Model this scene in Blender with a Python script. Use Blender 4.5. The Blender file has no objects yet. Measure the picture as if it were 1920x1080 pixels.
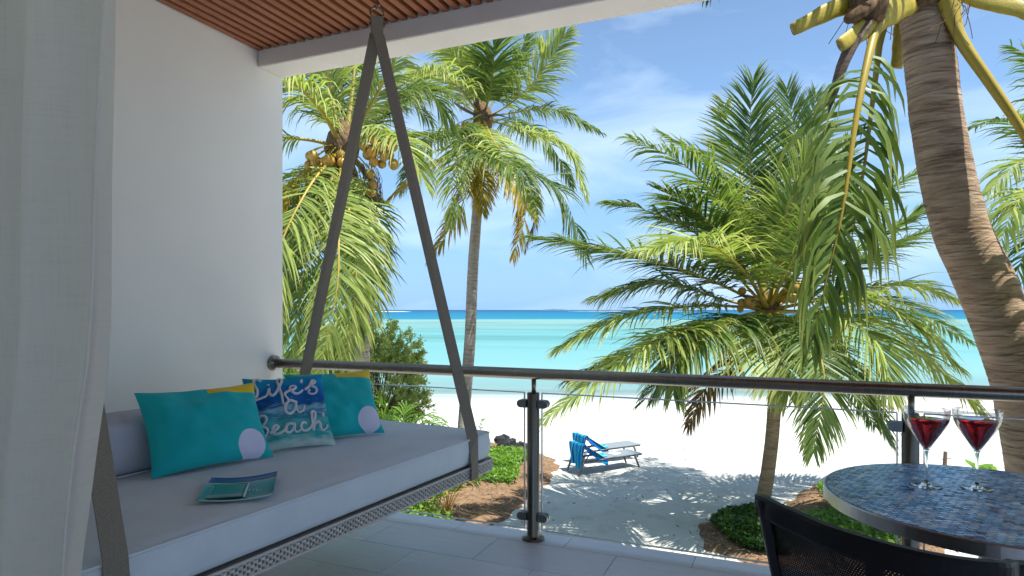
import bpy, bmesh, math, random
import numpy as np
from mathutils import Vector, Matrix

rnd = random.Random(7)
rng = np.random.default_rng(7)
scene = bpy.context.scene
COL = scene.collection
R_ = math.radians

# ------------------------------------------------------------------ camera
FPX, CAM_H, YAW = 1200.0, 1.52, R_(23.1)        # focal length in photo pixels, eye height above the balcony floor
cam = bpy.data.cameras.new('camera')
cam.sensor_width = 36.0
cam.lens = FPX / 1920.0 * 36.0
cam.shift_y = 41.0 / 1920.0
cam.clip_start, cam.clip_end = 0.02, 60000.0
cam_o = bpy.data.objects.new('camera', cam)
cam_o.location = (0, 0, CAM_H)
cam_o.rotation_euler = (math.pi / 2, 0, YAW)
COL.objects.link(cam_o)
scene.camera = cam_o

# ------------------------------------------------------------------ sky
SUN_EL, SUN_AZ = R_(66), R_(105)                # azimuth clockwise from +Y
world = bpy.data.worlds.new('World')
scene.world = world
world.use_nodes = True
wt = world.node_tree
for n in list(wt.nodes):
    wt.nodes.remove(n)
w_out = wt.nodes.new('ShaderNodeOutputWorld')
w_bg = wt.nodes.new('ShaderNodeBackground')
w_bg.inputs['Strength'].default_value = 0.061
sky = wt.nodes.new('ShaderNodeTexSky')
sky.sky_type = 'NISHITA'
sky.sun_disc = False
sky.sun_elevation = SUN_EL
sky.sun_rotation = SUN_AZ
sky.air_density = 1.0
sky.dust_density = 0.0
sky.ozone_density = 2.0
w_tc = wt.nodes.new('ShaderNodeTexCoord')
w_map = wt.nodes.new('ShaderNodeMapping')
w_map.inputs['Scale'].default_value = (1.1, 1.1, 4.2)
w_map.inputs['Rotation'].default_value = (0, R_(7), R_(20))
w_n1 = wt.nodes.new('ShaderNodeTexNoise')
w_n1.inputs['Scale'].default_value = 2.3
w_n1.inputs['Detail'].default_value = 7
w_n1.inputs['Roughness'].default_value = 0.52
w_n1.inputs['Distortion'].default_value = 0.5
w_rmp = wt.nodes.new('ShaderNodeValToRGB')
w_rmp.color_ramp.elements[0].position = 0.43
w_rmp.color_ramp.elements[0].color = (0, 0, 0, 1)
w_rmp.color_ramp.elements[1].position = 0.78
w_rmp.color_ramp.elements[1].color = (0.75, 0.75, 0.75, 1)
w_mix = wt.nodes.new('ShaderNodeMixRGB')
w_mix.inputs['Color2'].default_value = (5.6, 6.7, 7.9, 1)
wt.links.new(w_tc.outputs['Generated'], w_map.inputs['Vector'])
wt.links.new(w_map.outputs['Vector'], w_n1.inputs['Vector'])
wt.links.new(w_n1.outputs['Fac'], w_rmp.inputs['Fac'])
wt.links.new(w_rmp.outputs['Color'], w_mix.inputs['Fac'])
# pale maritime haze low over the horizon
w_sep = wt.nodes.new('ShaderNodeSeparateXYZ')
w_hr = wt.nodes.new('ShaderNodeValToRGB')
w_hr.color_ramp.elements[0].position = 0.0
w_hr.color_ramp.elements[0].color = (.92, .92, .92, 1)
w_hr.color_ramp.elements[1].position = 0.45
w_hr.color_ramp.elements[1].color = (0, 0, 0, 1)
w_hz = wt.nodes.new('ShaderNodeMixRGB')
w_hz.inputs['Color2'].default_value = (1.4, 3.1, 5.7, 1)
wt.links.new(w_tc.outputs['Generated'], w_sep.inputs[0])
wt.links.new(w_sep.outputs['Z'], w_hr.inputs['Fac'])
wt.links.new(w_hr.outputs['Color'], w_hz.inputs['Fac'])
wt.links.new(sky.outputs['Color'], w_hz.inputs['Color1'])
wt.links.new(w_hz.outputs['Color'], w_mix.inputs['Color1'])
wt.links.new(w_mix.outputs['Color'], w_bg.inputs['Color'])
wt.links.new(w_bg.outputs['Background'], w_out.inputs['Surface'])

sun = bpy.data.lights.new('sun', 'SUN')
sun.energy = 3.0
sun.angle = R_(0.53)
sun.color = (1.0, 0.955, 0.89)
sun_o = bpy.data.objects.new('sun', sun)
to_sun = Vector((math.sin(SUN_AZ) * math.cos(SUN_EL), math.cos(SUN_AZ) * math.cos(SUN_EL), math.sin(SUN_EL)))
sun_o.rotation_euler = to_sun.to_track_quat('Z', 'Y').to_euler()
sun_o.location = to_sun * 40
COL.objects.link(sun_o)

scene.view_settings.view_transform = 'Standard'
scene.view_settings.look = 'None'
scene.view_settings.gamma = 1.0
scene.view_settings.exposure = 1.65
scene.render.engine = 'CYCLES'
scene.cycles.max_bounces = 14
scene.cycles.transmission_bounces = 14
scene.cycles.diffuse_bounces = 5
scene.cycles.transparent_max_bounces = 24
scene.cycles.caustics_reflective = False
scene.cycles.caustics_refractive = False
scene.cycles.sample_clamp_indirect = 6.0
try:
    scene.cycles.use_denoising = True
except Exception:
    pass

# ------------------------------------------------------------------ survey helpers: bearing read off the photo + a distance -> a point of the place
FW = np.array([-math.sin(YAW), math.cos(YAW)])     # out to sea, square to the shoreline
RT = np.array([math.cos(YAW), math.sin(YAW)])      # along the shoreline


def P(x, y, d):
    q = d * FW + (x - 960.0) / FPX * d * RT
    return np.array([q[0], q[1], CAM_H - (y - 581.0) / FPX * d])


def PZ(x, y, z):
    return P(x, y, FPX * (CAM_H - z) / (y - 581.0))


SEA_Z = -3.9


def ground_z(s):
    """height of the sand at distance s out from the house"""
    s = np.asarray(s, float)
    t = np.clip((s - 17.0) / 24.0, 0, 1)
    z = -2.78 + (SEA_Z + 2.78) * (t * t * (3 - 2 * t) * .55 + t * .45)
    return np.where(s > 41.0, SEA_Z - (s - 41.0) * 0.045, z)


def GP(x, y):
    """a bearing onto the sand"""
    d = 12.0
    for _ in range(30):
        d = FPX * (CAM_H - float(ground_z(d))) / (y - 581.0)
    return P(x, y, d)


# ------------------------------------------------------------------ mesh helpers
class MB:
    def __init__(self):
        self.v, self.f, self.m, self.n = [], [], [], 0
        self.tone = []

    def add(self, verts, faces, mat=0, tone=0.5):
        o = self.n
        self.v.extend([tuple(map(float, p)) for p in verts])
        self.n += len(verts)
        self.f.extend([tuple(i + o for i in fc) for fc in faces])
        self.m.extend([mat] * len(faces))
        self.tone.extend([tone] * len(verts))
        return self

    def box(self, c, h, rot=None, mat=0, tone=0.5):
        vs = []
        for i in range(8):
            p = Vector(((i & 1) * 2 - 1, ((i >> 1) & 1) * 2 - 1, ((i >> 2) & 1) * 2 - 1))
            p = Vector((p.x * h[0], p.y * h[1], p.z * h[2]))
            if rot is not None:
                p = rot @ p
            vs.append((c[0] + p.x, c[1] + p.y, c[2] + p.z))
        fs = [(0, 2, 3, 1), (4, 5, 7, 6), (0, 1, 5, 4), (2, 6, 7, 3), (0, 4, 6, 2), (1, 3, 7, 5)]
        return self.add(vs, fs, mat, tone)

    def bbox(self, a, b, bev=0.0, mat=0):
        """axis box with optional chamfered edges (convex rounded box)"""
        c = [(a[i] + b[i]) / 2 for i in range(3)]
        h = [abs(b[i] - a[i]) / 2 for i in range(3)]
        if bev <= 0:
            return self.box(c, h, None, mat)
        vs, fs = [], []
        idx = {}
        for sx in (-1, 1):
            for sy in (-1, 1):
                for sz in (-1, 1):
                    for ax in range(3):
                        p = [sx * (h[0] - bev), sy * (h[1] - bev), sz * (h[2] - bev)]
                        p[ax] = (sx, sy, sz)[ax] * h[ax]
                        idx[(sx, sy, sz, ax)] = len(vs)
                        vs.append((c[0] + p[0], c[1] + p[1], c[2] + p[2]))
        for ax in range(3):
            o1, o2 = [k for k in range(3) if k != ax]
            for s in (-1, 1):
                q = []
                for t1, t2 in ((-1, -1), (1, -1), (1, 1), (-1, 1)):
                    sg = [0, 0, 0]
                    sg[ax], sg[o1], sg[o2] = s, t1, t2
                    q.append(idx[(*sg, ax)])
                fs.append(tuple(q) if (s > 0) == (ax != 1) else tuple(q[::-1]))
        for a1 in range(3):
            for a2 in range(a1 + 1, 3):
                a3 = 3 - a1 - a2
                for s1 in (-1, 1):
                    for s2 in (-1, 1):
                        sg = [0, 0, 0]
                        sg[a1], sg[a2] = s1, s2
                        l = list(sg); l[a3] = -1
                        u = list(sg); u[a3] = 1
                        fs.append((idx[(*l, a1)], idx[(*u, a1)], idx[(*u, a2)], idx[(*l, a2)]))
        for sx in (-1, 1):
            for sy in (-1, 1):
                for sz in (-1, 1):
                    fs.append(tuple(idx[(sx, sy, sz, k)] for k in range(3)))
        return self.add(vs, fs, mat)

    def tube(self, path, rad, seg=10, mat=0, flat=1.0, up=None, caps=True, tone=0.5):
        path = np.asarray(path, float)
        n = len(path)
        rad = np.full(n, rad) if np.isscalar(rad) else np.asarray(rad, float)
        tan = np.gradient(path, axis=0)
        tan /= np.linalg.norm(tan, axis=1)[:, None] + 1e-12
        ref = np.array(up if up is not None else (0, 0, 1.0), float)
        if abs(tan[0] @ ref) > 0.95:
            ref = np.array((1.0, 0, 0))
        vs = []
        s = np.cross(tan[0], ref)
        for i in range(n):
            s = s - tan[i] * (s @ tan[i])
            s /= np.linalg.norm(s) + 1e-12
            u = np.cross(s, tan[i])
            for k in range(seg):
                a = 2 * math.pi * k / seg
                vs.append(path[i] + rad[i] * (math.cos(a) * s + flat * math.sin(a) * u))
        fs = []
        for i in range(n - 1):
            for k in range(seg):
                k2 = (k + 1) % seg
                fs.append((i * seg + k, i * seg + k2, (i + 1) * seg + k2, (i + 1) * seg + k))
        if caps:
            fs.append(tuple(range(seg))[::-1])
            fs.append(tuple((n - 1) * seg + k for k in range(seg)))
        return self.add(vs, fs, mat, tone)

    def lathe(self, prof, seg=32, c=(0, 0, 0), mat=0, close=False):
        vs, fs = [], []
        n = len(prof)
        for r, z in prof:
            for k in range(seg):
                a = 2 * math.pi * k / seg
                vs.append((c[0] + r * math.cos(a), c[1] + r * math.sin(a), c[2] + z))
        for i in range(n - 1 + (1 if close else 0)):
            j = (i + 1) % n
            for k in range(seg):
                k2 = (k + 1) % seg
                fs.append((i * seg + k, i * seg + k2, j * seg + k2, j * seg + k))
        if not close:
            if prof[0][0] > 1e-5:
                fs.append(tuple(range(seg))[::-1])
            if prof[-1][0] > 1e-5:
                fs.append(tuple((n - 1) * seg + k for k in range(seg)))
        return self.add(vs, fs, mat)

    def build(self, name, mats, parent=None, smooth=False, weld=False):
        me = bpy.data.meshes.new(name)
        me.from_pydata(self.v, [], self.f)
        bm = bmesh.new(); bm.from_mesh(me)
        bmesh.ops.remove_doubles(bm, verts=bm.verts, dist=1e-7) if weld else None
        bmesh.ops.recalc_face_normals(bm, faces=bm.faces)
        bm.to_mesh(me); bm.free()
        mats = mats if isinstance(mats, (list, tuple)) else [mats]
        for m in mats:
            me.materials.append(m)
        if len(mats) > 1:
            me.polygons.foreach_set('material_index', self.m)
        at = me.attributes.new('tone', 'FLOAT', 'POINT')
        at.data.foreach_set('value', np.asarray(self.tone, np.float32))
        if smooth:
            me.polygons.foreach_set('use_smooth', [True] * len(me.polygons))
        me.update()
        return link(name, me, parent)


def link(name, me, parent=None):
    o = bpy.data.objects.new(name, me)
    COL.objects.link(o)
    if parent is not None:
        o.parent = parent
    return o


def np_mesh(name, verts, faces4, mat, parent=None, tone=None, tip=None, smooth=False, uv=None):
    """fast mesh of quads (nx4 int array; a repeated last index makes a triangle)"""
    me = bpy.data.meshes.new(name)
    verts = np.asarray(verts, np.float32)
    faces4 = np.asarray(faces4, np.int32)
    me.vertices.add(len(verts))
    me.vertices.foreach_set('co', verts.ravel())
    me.loops.add(faces4.size)
    me.loops.foreach_set('vertex_index', faces4.ravel())
    me.polygons.add(len(faces4))
    me.polygons.foreach_set('loop_start', np.arange(0, faces4.size, 4, dtype=np.int32))
    try:
        me.polygons.foreach_set('loop_total', np.full(len(faces4), 4, np.int32))
    except Exception:
        pass
    me.materials.append(mat)
    if tone is not None:
        a = me.attributes.new('tone', 'FLOAT', 'POINT')
        a.data.foreach_set('value', np.asarray(tone, np.float32))
    if tip is not None:
        a = me.attributes.new('tip', 'FLOAT', 'POINT')
        a.data.foreach_set('value', np.asarray(tip, np.float32))
    if uv is not None:
        u = me.uv_layers.new(name='UVMap')
        u.data.foreach_set('uv', np.asarray(uv, np.float32)[faces4.ravel()].ravel())
    if smooth:
        me.polygons.foreach_set('use_smooth', [True] * len(me.polygons))
    me.update(calc_edges=True)
    me.validate()
    return link(name, me, parent)


def empty(name, loc=(0, 0, 0)):
    o = bpy.data.objects.new(name, None)
    o.location = loc
    COL.objects.link(o)
    return o


def tag(o, label=None, cat=None, group=None, kind=None):
    if label: o['label'] = label
    if cat: o['category'] = cat
    if group: o['group'] = group
    if kind: o['kind'] = kind
    return o


def struct(o):
    o['kind'] = 'structure'
    return o


def rooted(name, loc, label, cat, group=None):
    """an Empty; parts are written in world coordinates and get an inverse offset"""
    return tag(empty(name, loc), label, cat, group)


def attach(o, parent):
    """parent without moving (parent is an unrotated Empty or mesh)"""
    o.parent = parent
    q = parent
    off = Vector((0, 0, 0))
    while q is not None:
        off += q.location
        q = q.parent
    o.location = Vector(o.location) - off
    return o


def catmull(pts, n):
    pts = np.asarray(pts, float)
    p = np.vstack([2 * pts[0] - pts[1], pts, 2 * pts[-1] - pts[-2]])
    m = len(pts) - 1
    out = []
    for t in np.linspace(0, m, n):
        i = min(int(t), m - 1)
        u = t - i
        a, b, c, d = p[i], p[i + 1], p[i + 2], p[i + 3]
        out.append(.5 * ((2 * b) + (-a + c) * u + (2 * a - 5 * b + 4 * c - d) * u * u + (-a + 3 * b - 3 * c + d) * u ** 3))
    return np.array(out)


def vnoise(x, y, seed=0):
    """cheap smooth value noise on arrays"""
    x = np.asarray(x, float); y = np.asarray(y, float)
    xi, yi = np.floor(x).astype(int), np.floor(y).astype(int)
    u, v = x - xi, y - yi
    u, v = u * u * (3 - 2 * u), v * v * (3 - 2 * v)

    def hsh(a, b):
        h = (a * 374761393 + b * 668265263 + seed * 1442695041) & 0x7fffffff
        h = ((h ^ (h >> 13)) * 1274126177) & 0x7fffffff
        return (h ^ (h >> 16)) / 0x7fffffff
    return (hsh(xi, yi) * (1 - u) + hsh(xi + 1, yi) * u) * (1 - v) + (hsh(xi, yi + 1) * (1 - u) + hsh(xi + 1, yi + 1) * u) * v


# ------------------------------------------------------------------ materials
class NT:
    def __init__(self, name):
        self.m = bpy.data.materials.new(name)
        self.m.use_nodes = True
        self.t = self.m.node_tree
        self.b = self.t.nodes['Principled BSDF']
        self.out = self.t.nodes['Material Output']

    def n(self, kind, **kw):
        nd = self.t.nodes.new('ShaderNode' + kind)
        for k, v in kw.items():
            if k in nd.inputs:
                nd.inputs[k].default_value = v
            else:
                setattr(nd, k, v)
        return nd

    def l(self, a, b):
        self.t.links.new(a, b)

    def coords(self, kind='Object', scale=(1, 1, 1), rot=(0, 0, 0)):
        tc = self.n('TexCoord')
        mp = self.n('Mapping')
        mp.inputs['Scale'].default_value = scale
        mp.inputs['Rotation'].default_value = rot
        self.l(tc.outputs[kind], mp.inputs['Vector'])
        return mp.outputs['Vector']

    def noise(self, vec, scale, detail=4, rough=0.55, dist=0):
        nd = self.n('TexNoise')
        nd.inputs['Scale'].default_value = scale
        nd.inputs['Detail'].default_value = detail
        nd.inputs['Roughness'].default_value = rough
        nd.inputs['Distortion'].default_value = dist
        self.l(vec, nd.inputs['Vector'])
        return nd.outputs['Fac']

    def ramp(self, fac, stops, interp='LINEAR'):
        nd = self.n('ValToRGB')
        cr = nd.color_ramp
        cr.interpolation = interp
        while len(cr.elements) < len(stops):
            cr.elements.new(0.5)
        for e, (p, c) in zip(cr.elements, stops):
            e.position = p
            e.color = (*c, 1) if len(c) == 3 else c
        self.l(fac, nd.inputs['Fac'])
        return nd.outputs['Color']

    def mix(self, fac, a, b, mode='MIX'):
        nd = self.n('MixRGB')
        nd.blend_type = mode
        for s, v in (('Fac', fac), ('Color1', a), ('Color2', b)):
            if hasattr(v, 'is_output'):
                self.l(v, nd.inputs[s])
            elif s == 'Fac':
                nd.inputs[s].default_value = v
            else:
                nd.inputs[s].default_value = (*v, 1)
        return nd.outputs['Color']

    def math(self, op, a, b=0.0, c=0.0):
        nd = self.n('Math')
        nd.operation = op
        for i, v in enumerate((a, b, c)):
            if hasattr(v, 'is_output'):
                self.l(v, nd.inputs[i])
            else:
                nd.inputs[i].default_value = v
        return nd.outputs[0]

    def attr(self, name):
        nd = self.n('Attribute')
        nd.attribute_name = name
        return nd.outputs['Fac']

    def bump(self, h, strength=0.3, dist=0.01, normal=None):
        nd = self.n('Bump')
        nd.inputs['Strength'].default_value = strength
        nd.inputs['Distance'].default_value = dist
        self.l(h, nd.inputs['Height'])
        if normal is not None:
            self.l(normal, nd.inputs['Normal'])
        self.l(nd.outputs['Normal'], self.b.inputs['Normal'])
        return nd.outputs['Normal']

    def set(self, color=None, rough=None, metal=None, spec=None, **kw):
        if color is not None:
            if hasattr(color, 'is_output'):
                self.l(color, self.b.inputs['Base Color'])
            else:
                self.b.inputs['Base Color'].default_value = (*color, 1)
        for k, v in (('Roughness', rough), ('Metallic', metal), ('Specular IOR Level', spec)):
            if v is not None:
                if hasattr(v, 'is_output'):
                    self.l(v, self.b.inputs[k])
                else:
                    self.b.inputs[k].default_value = v
        for k, v in kw.items():
            self.b.inputs[k].default_value = v
        return self


M = {}

t = NT('white_plaster'); v = t.coords('Object')
t.set(t.ramp(t.noise(v, 1.3, 5), [(.3, (.78, .76, .69)), (.7, (.83, .81, .74))]), .75, spec=.3)
t.bump(t.noise(v, 60, 6, .65), .12, .004); M['plaster'] = t.m

t = NT('beam_paint'); v = t.coords('Object')
t.set(t.ramp(t.noise(v, 2.2, 6, .6), [(.3, (.80, .75, .68)), (.7, (.86, .815, .75))]), .7, spec=.3)
t.bump(t.noise(v, 35, 6, .6), .15, .004); M['beam'] = t.m

t = NT('cedar_slat'); v = t.coords('Object', (14, .7, 14))
oi = t.n('ObjectInfo')
wd = t.ramp(t.noise(v, 3.5, 6, .6, .6), [(.25, (.22, .07, .028)), (.55, (.36, .13, .055)), (.8, (.46, .21, .10))])
t.set(t.mix(t.math('MULTIPLY', oi.outputs['Random'], .4), wd, (.26, .085, .035)), .45, spec=.4)
t.bump(t.noise(v, 8, 5), .15, .003); M['slat'] = t.m

t = NT('dark_soffit'); t.set((.028, .014, .010), .8); M['soffit'] = t.m

t = NT('floor_tile'); v = t.coords('Object')
oi = t.n('ObjectInfo')
geo = t.n('NewGeometry')
gv = t.n('Mapping'); gv.inputs['Scale'].default_value = (1.0, 6, 1)
t.l(geo.outputs['Position'], gv.inputs['Vector'])
c1 = t.ramp(t.noise(gv.outputs['Vector'], 5, 6, .6, .3), [(.3, (.70, .72, .76)), (.72, (.79, .81, .85))])
c2 = t.mix(t.math('MULTIPLY', oi.outputs['Random'], .25), c1, (.49, .54, .61))
t.set(c2, t.math('MULTIPLY_ADD', t.noise(gv.outputs['Vector'], 9, 4), .2, .30), spec=.45)
t.bump(t.noise(gv.outputs['Vector'], 40, 4), .06, .002); M['tile'] = t.m
t = NT('grout'); t.set((.24, .24, .24), .9); M['grout'] = t.m

t = NT('brushed_steel'); v = t.coords('Object', (60, 2, 2))
t.set(t.ramp(t.noise(v, 4, 4), [(.3, (.23, .205, .165)), (.7, (.31, .28, .235))]), .30, 1.0); M['steel'] = t.m
t = NT('post_steel'); t.set((.14, .125, .10), .28, 1.0); M['post'] = t.m
t = NT('table_rim_steel'); v = t.coords('Object', (2, 2, 120))
t.set(t.ramp(t.noise(v, 4, 4), [(.3, (.50, .49, .47)), (.7, (.60, .59, .57))]), .34, 1.0); M['rim'] = t.m
t = NT('clamp_steel'); t.set((.22, .215, .21), .35, .9); M['clamp'] = t.m

t = NT('balustrade_glass')
fr = t.n('LayerWeight'); fr.inputs['Blend'].default_value = .12
tr = t.n('BsdfTransparent'); tr.inputs['Color'].default_value = (.955, .985, .975, 1)
gl = t.n('BsdfGlossy'); gl.inputs['Roughness'].default_value = .01; gl.inputs['Color'].default_value = (1, 1, 1, 1)
ms = t.n('MixShader')
t.l(t.math('MULTIPLY', fr.outputs['Fresnel'], .55), ms.inputs['Fac'])
t.l(tr.outputs[0], ms.inputs[1]); t.l(gl.outputs[0], ms.inputs[2]); t.l(ms.outputs[0], t.out.inputs['Surface'])
M['glass'] = t.m
t = NT('glass_edge_light')
t.set((.80, .90, .86), .15, spec=.6); t.b.inputs['Transmission Weight'].default_value = .2; M['glass_edge_light'] = t.m  # pale base colour stands in for light gathered in the edge

t = NT('outdoor_canvas'); v = t.coords('Object')
w1 = t.n('TexWave'); w1.inputs['Scale'].default_value = 160; w1.bands_direction = 'X'
t.l(v, w1.inputs['Vector'])
t.set(t.ramp(t.noise(v, 7, 5), [(.3, (.60, .67, .70)), (.7, (.66, .73, .76))]), .85, spec=.2)
t.bump(t.math('ADD', t.noise(v, 240, 3), t.math('MULTIPLY', t.noise(t.coords('Object', (2.2, 1.4, 2)), 2.0, 2, .4, .6), 16.0)), .30, .002)
t.b.inputs['Sheen Weight'].default_value = .15; M['canvas'] = t.m
t = NT('bolster_canvas'); v = t.coords('Object')
t.set(t.ramp(t.noise(v, 7, 5), [(.3, (.46, .49, .55)), (.7, (.53, .56, .62))]), .85, spec=.2)
t.bump(t.noise(v, 200, 3), .2, .002); M['bolster'] = t.m
t = NT('piping'); t.set((.66, .71, .74), .8); M['piping'] = t.m

t = NT('webbing'); v = t.coords('Object', (1, 1, 1))
t.set(t.ramp(t.noise(v, 180, 3), [(.35, (.215, .185, .14)), (.7, (.28, .245, .19))]), .8, spec=.25)
t.bump(t.noise(v, 300, 2), .3, .002); M['webbing'] = t.m

t = NT('synthetic_rattan'); v = t.coords('Object')
geo = t.n('NewGeometry')
t.set(t.ramp(geo.outputs['Random Per Island'], [(0, (.50, .475, .42)), (1, (.66, .63, .57))]), .55, spec=.4); M['rattan'] = t.m
t = NT('rattan_frame'); t.set((.26, .245, .215), .6); M['rattan_dark'] = t.m

# pillows: printed fabric, laid out in pillow space (x along, y up)
def pillow_mat(name):
    t = NT(name); v = t.coords('Object')
    sx = t.n('SeparateXYZ'); t.l(v, sx.inputs[0])
    x, y = sx.outputs['X'], sx.outputs['Y']
    base = t.ramp(t.noise(v, 4, 5), [(.3, (.006, .43, .44)), (.7, (.012, .51, .51))])
    # yellow upper corner: above a slanted line
    ln = t.math('ADD', y, t.math('MULTIPLY', x, .05))
    cut = t.math('MULTIPLY', t.math('GREATER_THAN', ln, .150), t.math('GREATER_THAN', x, .02))
    c1 = t.mix(cut, base, (.80, .55, .015))
    dx = t.math('SUBTRACT', x, .172); dy = t.math('ADD', y, .132)
    r2 = t.math('ADD', t.math('MULTIPLY', dx, dx), t.math('MULTIPLY', t.math('MULTIPLY', dy, dy), 1.0))
    c2 = t.mix(t.math('LESS_THAN', r2, .074 ** 2), c1, (.70, .70, .84))
    t.set(c2, .85, spec=.2)
    t.b.inputs['Sheen Weight'].default_value = .2
    t.bump(t.math('ADD', t.noise(v, 180, 3), t.math('MULTIPLY', t.noise(v, 12, 4), 4)), .25, .003)
    return t.m


M['pillow_teal'] = pillow_mat('teal_pillow_print')
t = NT('wave_pillow_print'); v = t.coords('Object', (2.2, 9.0, 2.2))
sx = t.n('SeparateXYZ'); t.l(t.coords('Object'), sx.inputs[0])
yy = t.math('ADD', sx.outputs['Y'], t.math('MULTIPLY', t.math('SUBTRACT', t.noise(v, 2.2, 5, .6, 1.2), .5), .16))
c = t.ramp(t.math('MULTIPLY_ADD', yy, 2.4, .5), [(.0, (.60, .72, .66)), (.09, (.40, .62, .55)), (.17, (.03, .36, .36)), (.33, (.09, .42, .42)), (.42, (.02, .18, .33)), (.50, (.25, .52, .58)), (.56, (.01, .09, .30)), (.72, (.005, .15, .42)), (1, (.01, .33, .52))])
st = t.ramp(t.noise(t.coords('Object', (2.5, 22, 2)), 3.5, 5, .7, 1.5), [(.58, (0, 0, 0)), (.66, (1, 1, 1))])
c = t.mix(t.math('MULTIPLY', t.math('MULTIPLY', st, .55), t.math('LESS_THAN', sx.outputs['Y'], .06)), c, (.45, .68, .68))
t.set(c, .8, spec=.2); t.bump(t.noise(t.coords('Object'), 150, 3), .2, .002); M['pillow_wave'] = t.m
t = NT('rope_lettering'); v = t.coords('Object')
t.set((.74, .72, .74), .8); t.bump(t.noise(v, 300, 2), .4, .003); M['lettering'] = t.m

t = NT('linen_curtain'); v = t.coords('Object', (1, 1, 1))
v2 = t.coords('Object', (4, 4, 90)); v3 = t.coords('Object', (140, 140, 3))
slub = t.math('ADD', t.noise(v2, 1.6, 4, .6), t.noise(v3, 1.3, 4, .6))
colr = t.ramp(slub, [(.70, (.88, .86, .80)), (1.15, (.93, .915, .86))])
t.set(colr, .9, spec=.15)
nrm = t.bump(slub, .12, .002)
tl = t.n('BsdfTranslucent'); t.l(colr, tl.inputs['Color'])
ms = t.n('MixShader'); ms.inputs['Fac'].default_value = .72
t.l(t.b.outputs[0], ms.inputs[1]); t.l(tl.outputs[0], ms.inputs[2]); t.l(ms.outputs[0], t.out.inputs['Surface'])
M['linen'] = t.m

t = NT('mosaic_glass')
geo = t.n('NewGeometry'); oi = t.n('ObjectInfo')
rv = t.math('FRACT', t.math('ADD', geo.outputs['Random Per Island'], oi.outputs['Random']))
t.set(t.ramp(rv, [(0, (.07, .19, .36)), (.22, (.24, .47, .72)), (.45, (.50, .72, .86)), (.62, (.13, .44, .80)), (.8, (.74, .86, .90)), (.9, (.12, .30, .50)), (1, (.10, .56, .90))]), t.math('MULTIPLY_ADD', rv, .18, .14), .15, .7)
M['mosaic'] = t.m
t = NT('mosaic_grout'); t.set((.035, .05, .085), .7); M['mosaic_grout'] = t.m

t = NT('black_frame'); t.set((.006, .006, .008), .45, spec=.3); M['black'] = t.m
t = NT('black_sling')
tc = t.n('TexCoord')
mp = t.n('Mapping'); mp.inputs['Scale'].default_value = (1, 1, 1); t.l(tc.outputs['UV'], mp.inputs['Vector'])
sx = t.n('SeparateXYZ'); t.l(mp.outputs['Vector'], sx.inputs[0])
row = t.math('FLOOR', sx.outputs['Y'])
fx = t.math('SUBTRACT', t.math('FRACT', t.math('ADD', sx.outputs['X'], t.math('MULTIPLY', row, .5))), .5)
fy = t.math('SUBTRACT', t.math('FRACT', sx.outputs['Y']), .5)
hole = t.math('LESS_THAN', t.math('ADD', t.math('MULTIPLY', fx, fx), t.math('MULTIPLY', fy, fy)), .11 ** 2)
t.set((.007, .007, .009), .5, spec=.3)
tr = t.n('BsdfTransparent'); ms = t.n('MixShader')
t.l(hole, ms.inputs['Fac']); t.l(t.b.outputs[0], ms.inputs[1]); t.l(tr.outputs[0], ms.inputs[2]); t.l(ms.outputs[0], t.out.inputs['Surface'])
M['sling'] = t.m

t = NT('drinking_glass'); t.set((1, 1, 1), 0.0); t.b.inputs['Transmission Weight'].default_value = 1; t.b.inputs['IOR'].default_value = 1.45; M['wineglass'] = t.m
t = NT('thin_glass')
fr = t.n('LayerWeight'); fr.inputs['Blend'].default_value = .25
tr = t.n('BsdfTransparent'); tr.inputs['Color'].default_value = (.97, .98, .98, 1)
gl = t.n('BsdfGlossy'); gl.inputs['Roughness'].default_value = .0
ms = t.n('MixShader'); t.l(t.math('MULTIPLY', fr.outputs['Fresnel'], .6), ms.inputs['Fac'])
t.l(tr.outputs[0], ms.inputs[1]); t.l(gl.outputs[0], ms.inputs[2]); t.l(ms.outputs[0], t.out.inputs['Surface'])
M['thin_glass'] = t.m
t = NT('red_cocktail'); t.set((.50, .02, .025), 0.0); t.b.inputs['Transmission Weight'].default_value = .9; t.b.inputs['IOR'].default_value = 1.34; M['cocktail'] = t.m

# outdoors
t = NT('coral_sand'); v = t.coords('Object')
nz = t.noise(v, .35, 6, .6)
sp = t.n('VectorMath'); sp.operation = 'DOT_PRODUCT'; sp.inputs[1].default_value = (FW[0], FW[1], 0); t.l(v, sp.inputs[0])
dry = t.ramp(nz, [(.3, (.53, .51, .47)), (.7, (.63, .61, .575))])
dry = t.mix(t.ramp(t.noise(t.coords('Object', (1, 1, 1)), 1.6, 7, .7), [(.52, (0, 0, 0)), (.72, (.55, .55, .55))]), dry, (.28, .26, .23))
wet = t.ramp(t.math('DIVIDE', t.math('SUBTRACT', t.math('ADD', sp.outputs['Value'], t.math('MULTIPLY', nz, 3.0)), 33.5), 12.0), [(.25, (0, 0, 0)), (.62, (1, 1, 1))])
t.set(t.mix(wet, dry, (.30, .325, .33)), .95, spec=.15)
t.bump(t.math('ADD', t.math('MULTIPLY', t.noise(v, 2.2, 6, .65), 1.0), t.math('MULTIPLY', t.noise(v, 14, 5, .6), .25)), .35, .10); M['sand'] = t.m

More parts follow.
